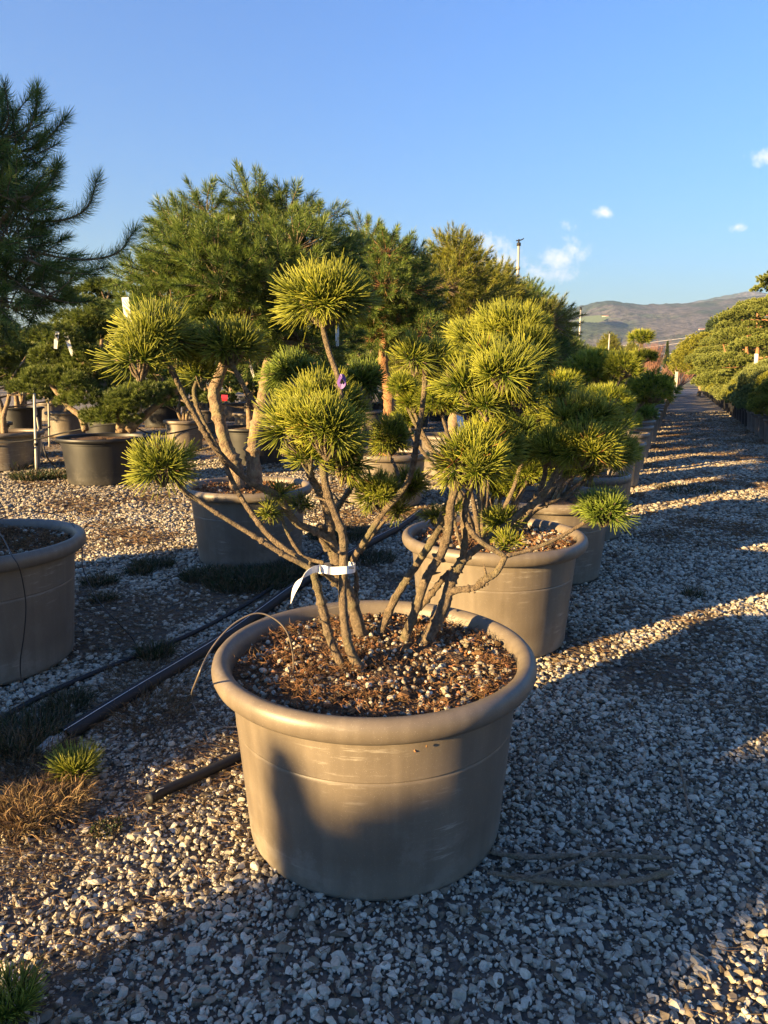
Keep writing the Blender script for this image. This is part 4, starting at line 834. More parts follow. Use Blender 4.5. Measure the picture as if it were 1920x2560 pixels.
# unseen bushy pines added outside the picture, shaped so their shadows fall over the foreground pot and the gravel
def caster(x, y, pads, lab):
    """pads given by the place their shadow should reach: (cross offset s, height z, half width, half height) at the reference point"""
    e = empty('cloud_pine', (x, y, 0), label=lab, cat='pine', group='added pines outside the view that cast shade'); mb = MB(); mw = MB()
    for (ox, oz, r, rz) in pads:
        dx, dy = math.cos(SUN_AZ) * ox, -math.sin(SUN_AZ) * ox
        pad(mb, (dx, dy, oz), r, r, rz, .05, .045, 60, .007, 1, lo=-1, up=.1, base=(dx, dy, oz - rz), twig=True)
        tube(mw, [(dx * .3, dy * .3, .5), (dx * .6, dy * .6, oz * .6), (dx, dy, oz - rz * .5)], .03, .015, 6, 4)
    mw.obj('branches', M['bark'], e); mb.obj('foliage', [M['mugo_dark'], M['bark']], e)
SD = np.array([math.sin(SUN_AZ), math.cos(SUN_AZ)]); SN = np.array([math.cos(SUN_AZ), -math.sin(SUN_AZ)])
def upstream(s, d):
    """ground point on the sun ray with cross offset s, a distance d before the foreground pot"""
    r0 = SD * (np.dot(SD, [-.03, 1.7]) - d); q = r0 + SN * (s - np.dot(SN, r0)); return q
TE = math.tan(SUN_EL)
MG_ = 'bushy pines in pots beyond the left side of the view'
def caster_at(s_list, d, lab):
    """s_list: (s, z, r, rz) as they should appear in shadow at the foreground pot; d = distance upstream"""
    sm = np.mean([q[0] for q in s_list]); q = upstream(sm, d)
    make_pot(POT_P, q[0], q[1], 0, (1, 1, 1), label='added taupe pot under the ' + lab, cat='plant pot', group='added taupe pots under the unseen shade pines')
    caster(q[0], q[1], [(a - sm, z + d * TE, r, rz) for a, z, r, rz in s_list], lab)
# shadow with a rounded peak on the left of the foreground pot and the broad shade across the gravel right of it
caster_at([(-1.63, .25, .085, .17), (-1.50, -.06, .22, .25), (-1.40, -.1, .25, .25), (-1.25, .20, .20, .20), (-1.08, 0, .26, .38), (-1.35, -.45, .32, .4), (-1.0, -.5, .3, .4)], 9.5, 'dense ball-pruned pine added to the left of the camera to cast shade')
caster_at([(-.2, .1, .3, .3), (-.38, -.2, .28, .4), (0.0, -.2, .3, .4), (.2, -.1, .3, .4), (-.1, -.6, .4, .4)], 9.0, 'broad ball-pruned pine added behind the camera to cast shade')
caster_at([(-2.78, -.15, .2, .3), (-2.85, -.3, .22, .3), (-2.95, -.1, .3, .3), (-3.2, 0, .3, .3), (-2.8, -.5, .4, .4), (-3.1, -.45, .4, .4)], 8.5, 'wide ball-pruned pine added left of the view to cast shade')
caster_at([(-3.5, .25, .3, .4), (-3.8, .35, .35, .4), (-4.15, .35, .35, .4), (-4.45, .25, .3, .4), (-3.8, -.3, .5, .5), (-4.2, -.3, .5, .5)], 4.2, 'tall dense ball-pruned pine added left of the view to cast shade')
caster_at([(-5.0, .35, .35, .4), (-5.35, .4, .35, .4), (-5.0, -.1, .4, .5), (-5.4, -.1, .4, .5)], 2.4, 'dense dark pine added beyond the left edge to cast shade')

# ------------------------------------------------------------------ cloud-pruned pines to the left and right
def niwaki(seed, H, Rr, npad, rp, nl, sp_, nn, w, mat='niwaki', bark_='bark_pine', low=.3, lod=0, flat_=.6, wood=.035, name='cloud_pruned_pine'):
    r_ = np.random.default_rng(seed); e = empty(name, cat='pine'); mw = MB(); mf = MB()
    ntr = 3; tr = []
    for k in range(ntr):
        a = k * 2.1 + r_.random(); f = (1, .82, .68)[k]
        pts = [np.array([.05 * math.cos(a), .05 * math.sin(a), -.05])]
        for t in (.25, .5, .75, 1): pts.append(np.array([math.cos(a + t) * Rr * (.1, .35, .5)[k] * t + r_.normal(0, .05), math.sin(a + t) * Rr * (.1, .35, .5)[k] * t + r_.normal(0, .05), (H - .12) * f * t]))
        tube(mw, pts, 0, n=8, sub=6, rad=[wood * 1.6, wood * 1.1, wood * .9, wood * .6, wood * .35], rough=.05); tr.append(catmull(pts, 8))
    allp = np.vstack(tr)
    for i in range(npad):
        f = (i + .5) / npad; z = H * (low + (1 - low) * f); a = i * 2.4 + r_.normal(0, .4); rad = Rr * (1 - .8 * f ** 1.5) * r_.uniform(.55, 1.0); pr = r_.uniform(*rp) * (1.1 - .25 * f)
        c = np.array([rad * math.cos(a), rad * math.sin(a), z]) if i < npad - 1 else np.array([tr[0][-1][0], tr[0][-1][1], H - pr * .4])
        b = allp[np.argmin(np.linalg.norm((allp - c) * [1, 1, 1.6] + [0, 0, .25], axis=1))]
        tube(mw, [b, (b + c) / 2 + [0, 0, -.04], c - [0, 0, pr * flat_ * .3]], wood * .5, .009, 6, 4, 0, .06)
        pad(mf, c, pr, pr * r_.uniform(.8, 1), pr * flat_, nl, sp_, nn, w, lod, lo=-.2, up=.5, base=c - [0, 0, pr * flat_ * .4], twig=False)
    mw.obj('branches', M[bark_], e); mf.obj('foliage', [M[mat], M[bark_]], e); return e
# the one in the black pot, pads read off the picture
b0 = np.array([-3.9, 9.9, .59])
e = empty('cloud_pruned_pine', b0, label='cloud-pruned pine with flat pads and a winding trunk in the large black pot', cat='pine', group='cloud-pruned pines to the left'); mw = MB(); mf = MB()
def wp(pts, Y, rads):
    tube(mw, [P(x, y, Y + i * .05) - b0 for i, (x, y) in enumerate(pts)], 0, n=8, sub=6, rad=rads, rough=.05)
wp([(262, 935), (262, 900), (252, 875), (228, 845), (205, 812), (180, 785), (160, 755), (143, 735), (138, 715)], 9.9, [.09, .08, .075, .07, .055, .05, .04, .035, .03])
wp([(258, 900), (245, 870), (225, 840), (213, 805), (222, 770), (236, 735), (222, 700)], 9.9, [.06, .055, .05, .045, .04, .03, .025])
wp([(262, 905), (266, 870), (290, 840), (300, 815), (290, 790)], 9.8, [.06, .05, .04, .035, .03])
wp([(275, 930), (310, 900), (345, 870), (380, 845), (400, 835)], 9.9, [.06, .05, .045, .035, .03])
wp([(185, 930), (175, 900), (150, 880), (125, 850), (110, 830)], 9.8, [.05, .045, .04, .035, .03])
for px, py, rw, rh, Y in [(122, 728, 62, 28, 9.8), (165, 722, 40, 24, 10), (192, 690, 36, 22, 10), (215, 700, 34, 20, 10.2), (255, 722, 36, 26, 10.2), (178, 770, 36, 24, 9.8), (215, 775, 34, 20, 9.9), (85, 820, 38, 26, 9.7), (125, 822, 36, 24, 9.7), (165, 832, 34, 24, 9.6), (190, 865, 36, 26, 9.6), (150, 865, 26, 20, 9.9), (250, 900, 40, 32, 9.6), (300, 860, 46, 30, 9.7), (275, 870, 40, 30, 9.5),
                      (210, 905, 30, 24, 9.7), (345, 850, 26, 20, 9.9), (395, 835, 30, 20, 10), (170, 805, 44, 18, 10), (260, 790, 26, 22, 10), (100, 775, 36, 26, 10.2), (240, 835, 34, 26, 10.1), (150, 800, 34, 22, 10.2), (290, 760, 32, 24, 10.3), (220, 670, 30, 18, 10.2)]:
    t = Y * .00068; c = P(px, py, Y) - b0; pad(mf, c, rw * t * 1.06, rw * t * 1.0, rh * t * 1.08, .048, .055, 48, .0066, 0, lo=-.35, up=.5, twig=False)
mw.obj('branches', M['bark_pine'], e); mf.obj('foliage', [M['niwaki'], M['bark_pine']], e)
make_pot(POT_B, -3.9, 9.9, .3, label='large black pot with a tapered side left of the centre', cat='plant pot', group='large black pots of the left field')
make_pot(POT_B, -2.25, 12.2, 1.3, (.95, .95, .95), label='large black pot half hidden behind the shaded two-trunked pine', cat='plant pot', group='large black pots of the left field')
make_pot(POT_T, -6.05, 11.35, .3, (1.15, 1.15, 1.0), label='taupe pot at the left edge behind the pale stakes', cat='plant pot', group='pots of the left field')
make_pot(POT_T, -4.0, 14.3, .3, (.8, .8, 1.0), label='small sunlit taupe pot between the two large black pots', cat='plant pot', group='pots of the left field')
NW = [niwaki(31, 1.75, .85, 17, (.24, .34), .05, .065, 40, .0085), niwaki(32, 1.5, .9, 15, (.22, .34), .05, .065, 40, .0085), niwaki(33, 1.95, .8, 18, (.22, .32), .05, .065, 40, .0085), niwaki(34, 1.2, .8, 13, (.24, .34), .05, .065, 40, .0085, mat='mugo_dark')]
NG = 'cloud-pruned pines to the left'
place(NW[0], -6.05, 11.35, .55, 1, 1.0, label='cloud-pruned pine at the left edge in the taupe pot behind the stakes', cat='pine', group=NG)
place(NW[3], -4.0, 14.3, .55, 2, .85, label='small cloud-pruned pine in the sunlit taupe pot', cat='pine', group=NG)
place(NW[1], -2.25, 12.2, .58, 3, 1.0, label='cloud-pruned pine in the black pot behind the two-trunked pine', cat='pine', group=NG)
for i, (x, y, r) in enumerate(LP[8:]):
    place(NW[(3, 1, 3, 0)[i % 4]], x, y, .56, rng.random() * 6.28, rng.uniform(.75, .95), label='low cloud-pruned pine far back in the left row', cat='pine', group='low cloud-pruned pines far back in the left row')
k = 0
for r_, x0 in enumerate([-7.9, -10.2, -12.6, -15.2, -18.0, -21.0]):
    ys = np.arange([15.2, 17.2, 12.8, 14.5, 16.0, 20.0][r_], [58, 60, 62, 64, 66, 66][r_], [3.0, 3.0, 3.1, 3.3, 3.6, 4][r_])
    for j, y in enumerate(ys):
        x = x0 + TAN * y
        if x < -.60 * y - 2: continue
        k += 1; i = rng.integers(0, 4)
        pm = POT_B if (r_ + j) % 5 in (0, 2, 3) else POT_P
        place_lab = 'cloud-pruned pine in the far rows of the left field'
        make_pot(pm, x, y, rng.random() * 6, label='pot in the far rows of the left field', cat='plant pot', group='far pots of the left field')
        place(NW[i], x, y, .56, rng.random() * 6.28, rng.uniform(1.2, 1.55) * (1.0 if y < 30 else 1.1), label=place_lab, cat='pine', group='cloud-pruned pines in the far left field')
# belt of ordinary trees closing the nursery on the left and at the far end
for i in range(34):
    b = R(-34 + i * 1.55); d = 74 + 14 * math.sin(i * 2.1); x, y = d * math.sin(b), d * math.cos(b)
    place(GP[i % 3], x, y, 0, i * 1.7, 1.75 + .35 * math.sin(i * 3.3), label='dark pine in the belt of trees at the far side of the nursery', cat='pine', group='belt of pines closing the nursery')
# right-hand rows
SB = [niwaki(51, 1.25, .62, 20, (.24, .34), .05, .07, 36, .011, mat='juniper', low=.12, flat_=.75), niwaki(52, 1.15, .62, 20, (.24, .34), .05, .07, 36, .011, mat='yellow', low=.12, flat_=.75), niwaki(53, 1.35, .6, 20, (.22, .32), .05, .07, 36, .011, mat='juniper', low=.1, flat_=.75)]
for n_ in SB: n_.name = 'bushy_pine'
ys = [15.9] + [16.95 + 1.02 * k for k in range(46)]
for i, y in enumerate(ys):
    x = 2.25 + TAN * y
    sz = 1.0
    make_pot(POT_G if i < 5 else POT_S, x, y, i, (1, 1, 1), label=(ORD[i] + (' narrow taupe pot' if i < 5 else ' narrow black pot') + ' of the right-hand row, counting from the right edge') if i < 12 else 'narrow black pot far back in the right-hand row', cat='plant pot', group='narrow pots lining the right side of the gravel lane')
    place(SB[(1, 1, 0, 0, 2, 0, 2, 1, 0, 2)[i % 10]], x, y, .48, rng.random() * 6.28, rng.uniform(.85, 1.08), label=(('yellow-green ' if i % 10 in (0, 1, 7) else 'grey-green ') + 'low bushy pine in the ' + ORD[i] + ' narrow pot of the right-hand row') if i < 12 else 'low bushy pine far back in the right-hand row', cat='pine', group='low bushy pines in the right-hand row')
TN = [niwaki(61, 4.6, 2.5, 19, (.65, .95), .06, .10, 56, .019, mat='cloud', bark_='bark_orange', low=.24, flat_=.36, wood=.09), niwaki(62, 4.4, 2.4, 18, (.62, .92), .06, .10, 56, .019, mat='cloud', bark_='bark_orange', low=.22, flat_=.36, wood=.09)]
for j, (x, y, s) in enumerate([(13.3, 24.3, 1.06), (14.7, 28.5, 1.0), (16.6, 33, 1.02), (18.6, 38, 1.0), (20.6, 43, .98), (22.6, 48, .96)]):
    place(TN[j % 2], x, y, 0, (2.2, .6, 4.1, 1.3, 3.0, 5.0)[j], s, label=['tallest cloud-pruned pine at the right edge, its top pad against the sky', 'tall cloud-pruned pine next behind the one at the right edge', 'third tall cloud-pruned pine from the right edge', 'fourth tall cloud-pruned pine from the right edge', 'fifth tall cloud-pruned pine from the right edge, half hidden', 'last tall cloud-pruned pine beside the round dense bush'][j], cat='pine', group='tall cloud-pruned pines behind the right-hand row')
# round dense bush tree at the end of that row
e = empty('round_pine', (23.6, 54, 0), label='rounded dense yellow-green pine with a domed crown at the end of the right-hand row', cat='pine'); mb = MB()
for c, r in [((0, 0, 2.9), 1.9), ((-.9, -.4, 2.3), 1.3), ((.9, .3, 2.5), 1.4), ((.3, -.6, 3.3), 1.3), ((-.5, 0, 3.4), 1.2)]: pad(mb, c, r, r, r * .85, .12, .17, 40, .035, 0, lo=-.45, up=.3, twig=False)
mb.obj('crown', M['yellow'], e); stem(e, [np.array([0, 0, -.1]), np.array([.1, 0, .8]), np.array([-.2, 0, 1.8])], [.16, .13, .1], mat='bark_pine', name='trunk')
# leafy tree further off, bare shrubs and a cypress in the valley
e = empty('broadleaf_tree', (*G(1532, 835)[:2], 0), label='dark green leafy tree rising behind the tall cloud-pruned pines', cat='tree'); bb = np.array([P(1540, 800, 95)[0], 95, 0]); e.location = bb; mb = MB()
for k in range(26):
    a = rng.random() * 6.28; rr = 2.6 * math.sqrt(rng.random()); z = 3 + 6.5 * rng.random(); pad(mb, (rr * math.cos(a) * (1.2 - z / 14), rr * math.sin(a), z), .9, .9, .8, .3, .3, 22, .11, 0, lo=-.8, twig=False, a1=100)
mb.obj('crown', M['cypress'], e); stem(e, [np.array([0, 0, -.2]), np.array([.1, 0, 3]), np.array([0, 0, 7])], [.3, .2, .1], mat='bark_pine', name='trunk')
def bare(px, Y, H, W, n, lab):
    b = np.array([P(px, 800, Y)[0], Y, 0]); e = empty('bare_shrub', b, label=lab, cat='shrub', group='leafless reddish shrubs at the end of the lane'); mb = MB()
    for k in range(n):
        a = rng.random() * 6.28; r = W * math.sqrt(rng.random()); p = np.array([r * math.cos(a), r * math.sin(a), H * rng.uniform(.6, 1)])
        tube(mb, [(0, 0, 0), p * [.4, .4, .35], p * [.8, .8, .7], p], .04, .012, 3, 2, cap=False)
        for q in range(5): tube(mb, [p * [.6, .6, .55], p + rng.normal(0, .35, 3) * [1, 1, .8]], .018, .01, 3, 1, cap=False)
    mb.obj('twigs', M['twig'], e)
bare(1408, 100, 6.0, 1.5, 70, 'tall reddish leafless shrub left of the slim cypress'); bare(1372, 104, 4.4, 1.6, 60, 'low reddish leafless shrub behind the two-tier ball'); bare(1470, 96, 3.0, 2.6, 70, 'low pinkish leafless shrub at the vanishing point of the lane')
b = np.array([P(1438, 800, 110)[0], 110, 0]); e = empty('cypress', b, label='slim dark cypress spire at the far end of the lane', cat='tree'); mb = MB()
for z in np.arange(.6, 6.6, .3): pad(mb, (0, 0, z), .62 * (1 - z / 7.4) + .1, .62 * (1 - z / 7.4) + .1, .5, .2, .2, 18, .07, 0, lo=-.8, twig=False)
mb.obj('crown', M['cypress'], e); stem(e, [np.array([0, 0, -.1]), np.array([0, 0, 1]), np.array([0, 0, 3])], [.12, .1, .05], name='trunk')
for i in range(26):
    b_ = R(14 + i * 1.6); d = 170 + 60 * math.sin(i * 1.9); q = GP[i % 3]
    place(q, d * math.sin(b_), d * math.cos(b_), 0, i, 2.1 + .6 * math.sin(i * 2.7), label='round tree on the valley floor beyond the nursery', cat='tree', group='trees on the valley floor')

o = place(GP[1], -6.9, 0, 0, 1.0, 1.7, label='tall pine added left of the camera to shade the left-edge pine', cat='pine', group='added pines outside the view that cast shade'); o.scale = (.5, .5, 1.75)  # added unseen pine, narrowed to throw shade on the left-edge pine
# ------------------------------------------------------------------ poles, wires, stakes, hoses
def pole(x, y, H, lab, r=.03):
    e = empty('sprinkler_pole', (x, y, 0), label=lab, cat='pole', group='sprinkler poles in the left row of pines')
    mb = MB(); lathe(mb, [(0, 0), (r * 1.2, 0), (r * 1.2, H * .45), (r, H * .45 + .01), (r, H * .86), (r * .8, H * .87), (r * .8, H - .12), (0, H - .12)], 12); mb.obj('post', M['galv'], e)
    mb = MB(); lathe(mb, [(0, H - .12), (r * 1.25, H - .12), (r * 1.25, H - .07), (r * .5, H - .06), (r * .5, H - .01), (0, H)], 10); tube(mb, [(0, 0, H - .03), (.06, 0, H - .01), (.09, 0, H + .01)], .012, .009, 6); tube(mb, [(0, 0, H - .03), (-.05, 0, H - .03)], .012, .01, 6); mb.obj('sprinkler_head', M['blackpipe'], e)
    mb = MB()
    for z in (H * .46, H * .87): lathe(mb, [(r, z - .03), (r * 1.35, z - .025), (r * 1.35, z + .025), (r, z + .03)], 12)
    mb.obj('coupling', M['galv'], e)
q = P(1121, 516, 13.6); pole(q[0], 13.6, q[2], 'tall grey sprinkler pole rising above the pines in the middle')
q = P(1255, 662, 27.5); pole(q[0], 27.5, q[2], 'second grey sprinkler pole, standing further back in front of the hill', .036)
q = P(1317, 716, 42); pole(q[0], 42, q[2], 'farthest small sprinkler pole above the dark pines', .04)
q = P(1497, 900, 55); 
mb = MB(); qq = np.array([P(1462, 800, 62)[0], 62, 0]); 
e = empty('gate_post', qq, label='pale post standing at the far end of the gravel lane', cat='post'); box(mb, (-.09, -.09, 0), (.09, .09, 1.9)); mb.obj('post', M['cane'], e); mb = MB(); box(mb, (-.12, -.12, 1.903), (.12, .12, 1.97)); mb.obj('cap', M['galv'], e)
for i, (a, b_) in enumerate([((1300, 745), (1600, 703)), ((1300, 755), (1600, 711)), ((1340, 768), (1600, 760)), ((1340, 778), (1600, 771))]):
    mb = MB(); p0, p1 = P(a[0] - 300, a[1] + (a[1] - b_[1]) * .9, 300), P(b_[0] + 200, b_[1] - 18, 300); m_ = (p0 + p1) / 2 - [0, 0, 1.2]; tube(mb, [p0, m_, p1], .07, .07, 4, 12)
    tag(mb.obj('power_line', M['wire']), ['topmost', 'second', 'third', 'lowest'][i] + ' of the four power lines crossing in front of the hill', 'power line', 'power lines in front of the hill')
def stake(a, b, r, lab, Y=11.0):
    p, q = np.asarray(a), np.asarray(b); e = empty('stake', p, label=lab, cat='stake', group='pale stakes at the left')
    mb = MB(); tube(mb, [p * 0, (q - p) * .5, q - p], r, r * .9, 8, 4); mb.obj('rod', M['cane'], e)
    mb = MB(); c = (q - p) * .35; d = nrm(q - p) * .02; tube(mb, [c - d, c + d], r * 1.5, r * 1.5, 8); mb.obj('tape', M['blackpipe'], e)
stake(G(79, 1016), P(74, 850, 10.9), .022, 'short pale stake left of the large black pot'); 
stake(G(93, 985), P(50, 706, 11.6), .017, 'long leaning pale stake reaching up into the dark pine at the left')
stake(G(107, 965), P(104, 830, 13.4), .018, 'thin pale stake behind the leaning one')
# black irrigation pipe strung at pot height on the left
mb = MB(); tube(mb, [P(-60, 958, 10.7), P(60, 952, 10.8), P(150, 932, 10.9), P(260, 915, 10.9), P(330, 938, 11.2), P(400, 930, 11.6), P(480, 905, 12)], .013, .013, 6, 8); tag(mb.obj('irrigation_pipe', M['blackpipe']), 'thin black irrigation pipe strung across the left field in front of the pots', 'pipe', 'black irrigation pipes')
mb = MB(); tube(mb, [P(94, 960, 10.9), P(100, 985, 10.8), G(112, 1000, .1), G(124, 1010, .02)], .012, .012, 6, 8); tag(mb.obj('irrigation_pipe', M['blackpipe']), 'short black pipe curving down to the ground beside the stakes', 'pipe', 'black irrigation pipes')
# pipes on the ground
def gp(px, py, z): return G(px, py, z)
e = empty('water_pipe', gp(150, 1580, 0), label='thick black pipe with a pale stripe lying along the gravel from lower left to centre', cat='pipe', group='black irrigation pipes'); o0 = np.array(e.location)
A_, B__ = gp(138, 1590, .03), gp(905, 1105, .03); dv = (B__ - A_); L_ = np.linalg.norm(dv[:2]); pts = [A_ + dv * t + np.array([math.sin(t * 9) * .03, math.sin(t * 6) * .03, .006 * math.sin(t * 20)]) for t in np.linspace(0, 1, 14)]
mb = MB(); tube(mb, [p - o0 for p in pts], .034, .034, 14, 8, cap=False); mb.obj('pipe', M['blackpipe'], e)
mb = MB(); off = np.array([.008, -.011, .0315]); c = catmull([p - o0 for p in pts], 8) + off; tube(mb, c[::4], .0013, .0013, 5, 4); mb.obj('stripe', M['white'], e)
mb = MB(); T0 = nrm(pts[0] - pts[1]); tube(mb, [pts[0] - o0, pts[0] - o0 + T0 * .06], .021, .020, 12, 3); tube(mb, [pts[0] - o0 + T0 * .05, pts[0] - o0 + T0 * .12 + [0, 0, -.01]], .030, .026, 12, 3); mb.obj('joint', M['galv'], e)
mb = MB(); tube(mb, [gp(-60, 1600, .015), gp(40, 1530, .018), gp(160, 1472, .016), gp(300, 1415, .016), gp(400, 1375, .02), gp(480, 1335, .014), gp(560, 1288, .016), gp(640, 1230, .016), gp(760, 1150, .016)], .0125, .0125, 10, 8); tag(mb.obj('water_pipe', M['blackpipe']), 'thinner black hose lying parallel behind the thick pipe', 'pipe', 'black irrigation pipes')
e = empty('water_pipe', gp(322, 1722, 0), label='short end of dark pipe poking out on the gravel left of the foreground pot', cat='pipe', group='black irrigation pipes'); o0 = np.array(e.location)
mb = MB(); tube(mb, [gp(322, 1726, .022) - o0, gp(360, 1706, .022) - o0, gp(420, 1680, .02) - o0, gp(480, 1652, .02) - o0, gp(560, 1615, .02) - o0], .019, .018, 12, 8); mb.obj('pipe', M['blackpipe'], e)
mb = MB(); a_ = gp(345, 1716, .022) - o0; tube(mb, [a_ + [0, 0, -.02], a_ + [-.015, -.012, 0], a_ + [-.004, -.008, .021], a_ + [.012, .01, .02]], .0018, .0018, 5, 5); mb.obj('cable_tie', M['cane'], e)
# black drip tube over the left-edge pot
mb = MB(); tube(mb, [P(-40, 1150, 3.9), P(0, 1122, 3.95), P(60, 1104, 3.95), P(120, 1112, 3.9), P(158, 1135, 3.8), P(176, 1180, 3.62), P(180, 1230, 3.55), P(210, 1295, 3.5), gp(255, 1345, .2), gp(290, 1385, .05), gp(298, 1415, .02)], .0028, .0028, 6, 8); tag(mb.obj('drip_tube', M['dripblack']), 'black drip tube arching over the back of the left-edge pot down to the hose', 'drip tube')
mb = MB(); tube(mb, [P(-20, 1120, 3.3), P(8, 1165, 3.12), P(26, 1200, 2.98), P(40, 1222, 2.965), P(50, 1260, 2.99), P(56, 1310, 3.0), P(52, 1370, 3.02), P(44, 1430, 3.03), P(48, 1475, 3.02), gp(66, 1512, .02), gp(90, 1530, .02)], .0028, .0028, 6, 8); tag(mb.obj('drip_tube', M['dripblack']), 'black drip tube hanging down the front of the left-edge pot', 'drip tube')
# sticks on the gravel
def stick(pts, rads, lab, n=9):
    mb = MB(); tube(mb, [gp(x, y, z + .006) for x, y, z in pts], 0, n=n, sub=8, rad=[r_ * .95 for r_ in rads], rough=.10, knots=4); tag(mb.obj('stick', M['bark_dead']), lab, 'stick', 'dead sticks on the gravel')
stick([(1052, 1884, .022), (1110, 1893, .02), (1180, 1902, .02), (1230, 1908, .02), (1290, 1909, .02), (1350, 1905, .022), (1400, 1896, .02), (1452, 1882, .025)], [.006, .0085, .009, .0085, .010, .0085, .009, .009], 'longest grey stick, curved, nearest the camera right of the pot')
stick([(1058, 1840, .02), (1120, 1850, .018), (1190, 1850, .02), (1250, 1846, .02)], [.006, .009, .008, .005], 'grey stick lying behind the longest one, close to the pot')
stick([(1270, 1846, .02), (1330, 1848, .022), (1390, 1851, .02), (1450, 1853, .022)], [.005, .007, .0075, .006], 'straight grey stick right of the shorter one')
stick([(1100, 1908, .03), (1160, 1888, .035), (1230, 1868, .04), (1300, 1840, .038), (1345, 1832, .03)], [.0025, .004, .0045, .0035, .003], 'thin pale twig crossing over the curved stick', 6)
stick([(1215, 1790, .03), (1260, 1812, .03), (1300, 1838, .03)], [.002, .003, .002], 'thin twig slanting behind the crossing twig', 6)
stick([(1465, 1640, .02), (1478, 1690, .02), (1486, 1740, .02), (1500, 1775, .02)], [.004, .006, .005, .003], 'short dark stick in the shade further back right', 6)

# ------------------------------------------------------------------ tufts, weeds and seedlings
def tuft(px, py, R_, n, ln, w, mat, lab, name, cat, group=None, up=.9, kind=None, flatten=1.0, yy=None):
    c = gp(px, py, 0); mb = MB(); r = R_ * np.sqrt(rng.random(n)); a = rng.random(n) * 6.28
    Pp = np.stack([r * np.cos(a), r * np.sin(a) * flatten, rng.random(n) * .01 + .004], -1)
    D = np.stack([np.cos(a) * rng.random(n), np.sin(a) * rng.random(n), np.full(n, up) * rng.uniform(.4, 1.2, n)], -1) + rng.normal(0, .25, (n, 3)); D[:, 2] = np.abs(D[:, 2])
    needles(mb, Pp, D, ln * rng.uniform(.5, 1.15, n), w, 1, np.stack([rng.normal(0, .2, n), rng.normal(0, .2, n), np.full(n, -.5)], -1) * .6)
    o = mb.obj(name, M[mat], loc=(c[0], c[1], 0)); tag(o, lab, cat, group, kind)
GT = 'grass tufts on the gravel'
for k, (px, py, R_, n, ln, w, lab) in enumerate([(330, 1225, .16, 700, .07, .0035, 'green grass tuft in the shade left of the two-trunked pine pot'), (215, 1262, .12, 400, .07, .004, 'small grass tuft near the left-edge pot rim'), (225, 1300, .09, 300, .06, .003, 'faint blue-green tuft just below the small one'),
        (450, 1248, .2, 1300, .07, .0035, 'dense grass patch at the foot of the two-trunked pine pot'), (540, 1258, .32, 3000, .075, .0035, 'widest grass patch in front of the two-trunked pine pot'), (640, 1240, .25, 1800, .08, .0035, 'grass patch behind the white tag'), (335, 1420, .09, 420, .09, .003, 'bright tuft between the two hoses'), (300, 1240, .1, 300, .07, .004, 'thin grass tuft beside the shaded gravel'),
        (60, 1600, .18, 1500, .10, .0022, 'long grass at the left edge above the dry clump'), (150, 1530, .10, 600, .08, .0022, 'grass tuft at the end of the thick pipe'), (90, 1032, .4, 1200, .12, .009, 'weeds at the base of the stakes'), (155, 1030, .4, 900, .10, .009, 'weeds left of the black pot'), (38, 1015, .2, 300, .2, .01, 'weed below the left taupe pot'), (325, 1035, .2, 300, .12, .01, 'weed at the right foot of the black pot'),
        (740, 1160, .3, 1500, .09, .004, 'grass patch under the middle of the foreground branches'), (800, 1210, .2, 700, .07, .004, 'grass between the pipe and the second pot'), (1495, 1290, .06, 120, .09, .003, 'small green sprig on the sunlit stripe of gravel'), (1490, 1060, .4, 500, .06, .008, 'thin moss patch on the gravel lane'), (230, 1795, .05, 400, .012, .004, 'bright moss cushion on the lit gravel')]):
    tuft(px, py, R_, n, ln, w, 'grass', lab, 'grass_tuft', 'grass', GT)
tuft(92, 1745, .14, 1500, .09, .0024, 'straw', 'straw-coloured clump of dead grass at the left edge', 'dry_grass_clump', 'dry grass', 'dry grass clumps', up=.3)
tuft(20, 1775, .12, 700, .09, .0022, 'straw', 'dead grass spilling from the left edge of the picture', 'dry_grass_clump', 'dry grass', 'dry grass clumps', up=.35)
tuft(30, 1650, .2, 1600, .09, .0022, 'litter', 'brown dead grass in the shade above the straw-coloured clump', 'dry_grass_clump', 'dry grass', 'dry grass clumps', up=.4)
tuft(310, 1540, .20, 900, .09, .002, 'litter', 'brown dry grass between the thick pipe and the foreground pot', 'dry_grass_clump', 'dry grass', 'dry grass clumps', up=.3)
tuft(330, 1470, .25, 900, .08, .002, 'litter', 'brown dry grass between the two hoses', 'dry_grass_clump', 'dry grass', 'dry grass clumps', up=.2)
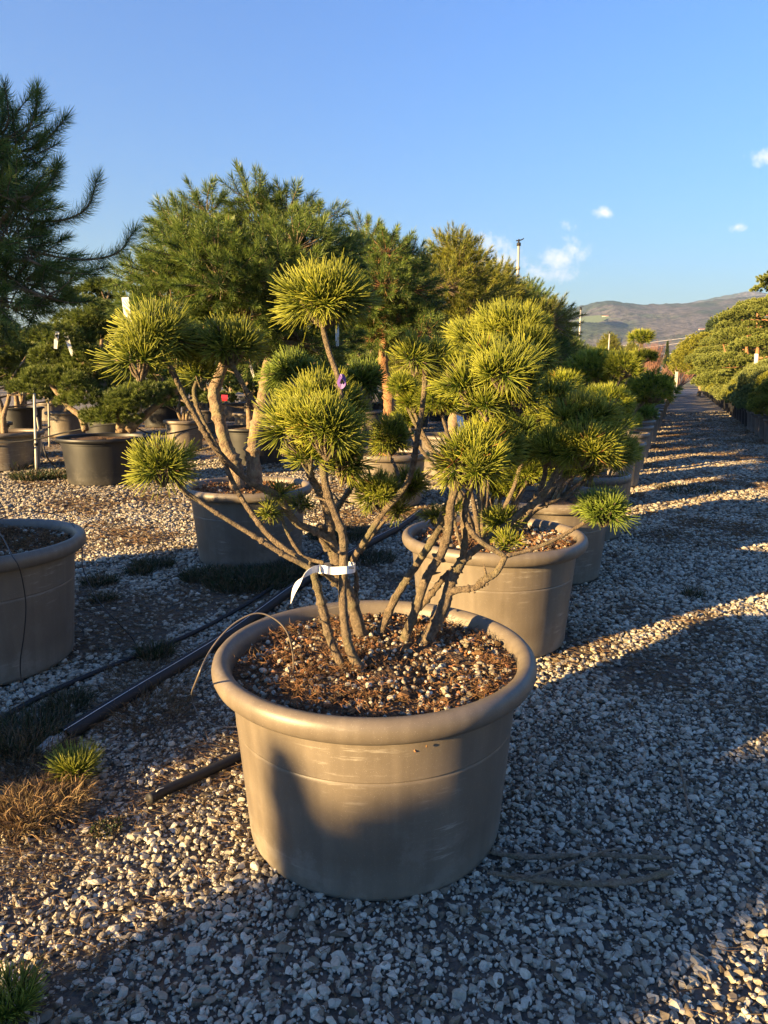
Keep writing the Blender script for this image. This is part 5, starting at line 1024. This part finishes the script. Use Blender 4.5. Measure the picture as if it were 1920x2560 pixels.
for px, py, z, rr, lab in [(165, 1665, .07, .085, 'pine seedling with yellow-tipped needles beside the dead grass clump'), (25, 2185, .05, .06, 'pine seedling in the bottom left corner')]:
    c = gp(px, py + 18, 0); e = empty('pine_seedling', c, label=lab, cat='seedling', group='pine seedlings in the gravel'); mb = MB()
    for k in range(9):
        a = k * .7; A = nrm(np.array([math.cos(a) * .7, math.sin(a) * .7, .9])); shoots(mb, [A * .03], [A], .05, 60, rr * .8, .0024, 2, 15, 75)
    mb.obj('foliage', M['mugo'], e); stem(e, [np.array([0, 0, -.01]), np.array([.004, 0, .02]), np.array([0, 0, .045])], [.005, .0045, .004], name='stem', knots=0)
# labels and ties on other plants
def tagp(px, py, Y, h, wd, lab, mat='white', tilt=0.0):
    mb = MB(); p = P(px, py, Y); ribbon(mb, [p, p + [tilt * h * .5, -.01, -h * .5], p + [tilt * h, 0, -h]], wd, updir=(1, .2, 0), taper=[wd, wd, wd * .8]); tag(mb.obj('plant_tag', M[mat]), lab, 'tag', 'plant tags')
tagp(270, 642, 5.0, .19, .045, 'broad white tag hanging in the left side of the two-trunked pine', tilt=.1)
tagp(541, 788, 5.9, .10, .02, 'small white tag hanging beside the second small ball of the foreground pine', tilt=.25)
tagp(124, 716, 9.6, .22, .05, 'white tag on the left of the pair in the cloud-pruned pine', tilt=-.2); tagp(141, 718, 9.6, .30, .05, 'longer white tag on the right of the pair in the cloud-pruned pine', tilt=.25)
tagp(992, 890, 5.4, .22, .05, 'pointed white tag between the foreground stems right of centre', tilt=.15)
tagp(1650, 862, 16.4, .35, .09, 'white tag hanging low in the right-hand row', tilt=.2); tagp(1634, 764, 20, .3, .12, 'white tag in the bushes at the right edge')
tagp(728, 690, 5.6, .2, .03, 'thin white tag behind the stem of the topmost ball'); tagp(485, 853, 9.5, .08, .08, 'small red tag behind the two-trunked pine', 'red')

# ------------------------------------------------------------------ the hazy air
me = MB(); box(me, (-4800, -300, -8), (5200, 6800, 600)); hm = bpy.data.materials.new('haze'); hm.use_nodes = True; t = hm.node_tree; t.nodes.clear()
o_ = t.nodes.new('ShaderNodeOutputMaterial'); pv = t.nodes.new('ShaderNodeVolumePrincipled'); pv.inputs['Density'].default_value = .00012; pv.inputs['Color'].default_value = (.55, .76, 1, 1); pv.inputs['Anisotropy'].default_value = .2
t.links.new(pv.outputs[0], o_.inputs['Volume']); tag(me.obj('haze', hm), 'faint bluish haze in the air towards the hills', 'haze', kind='stuff')
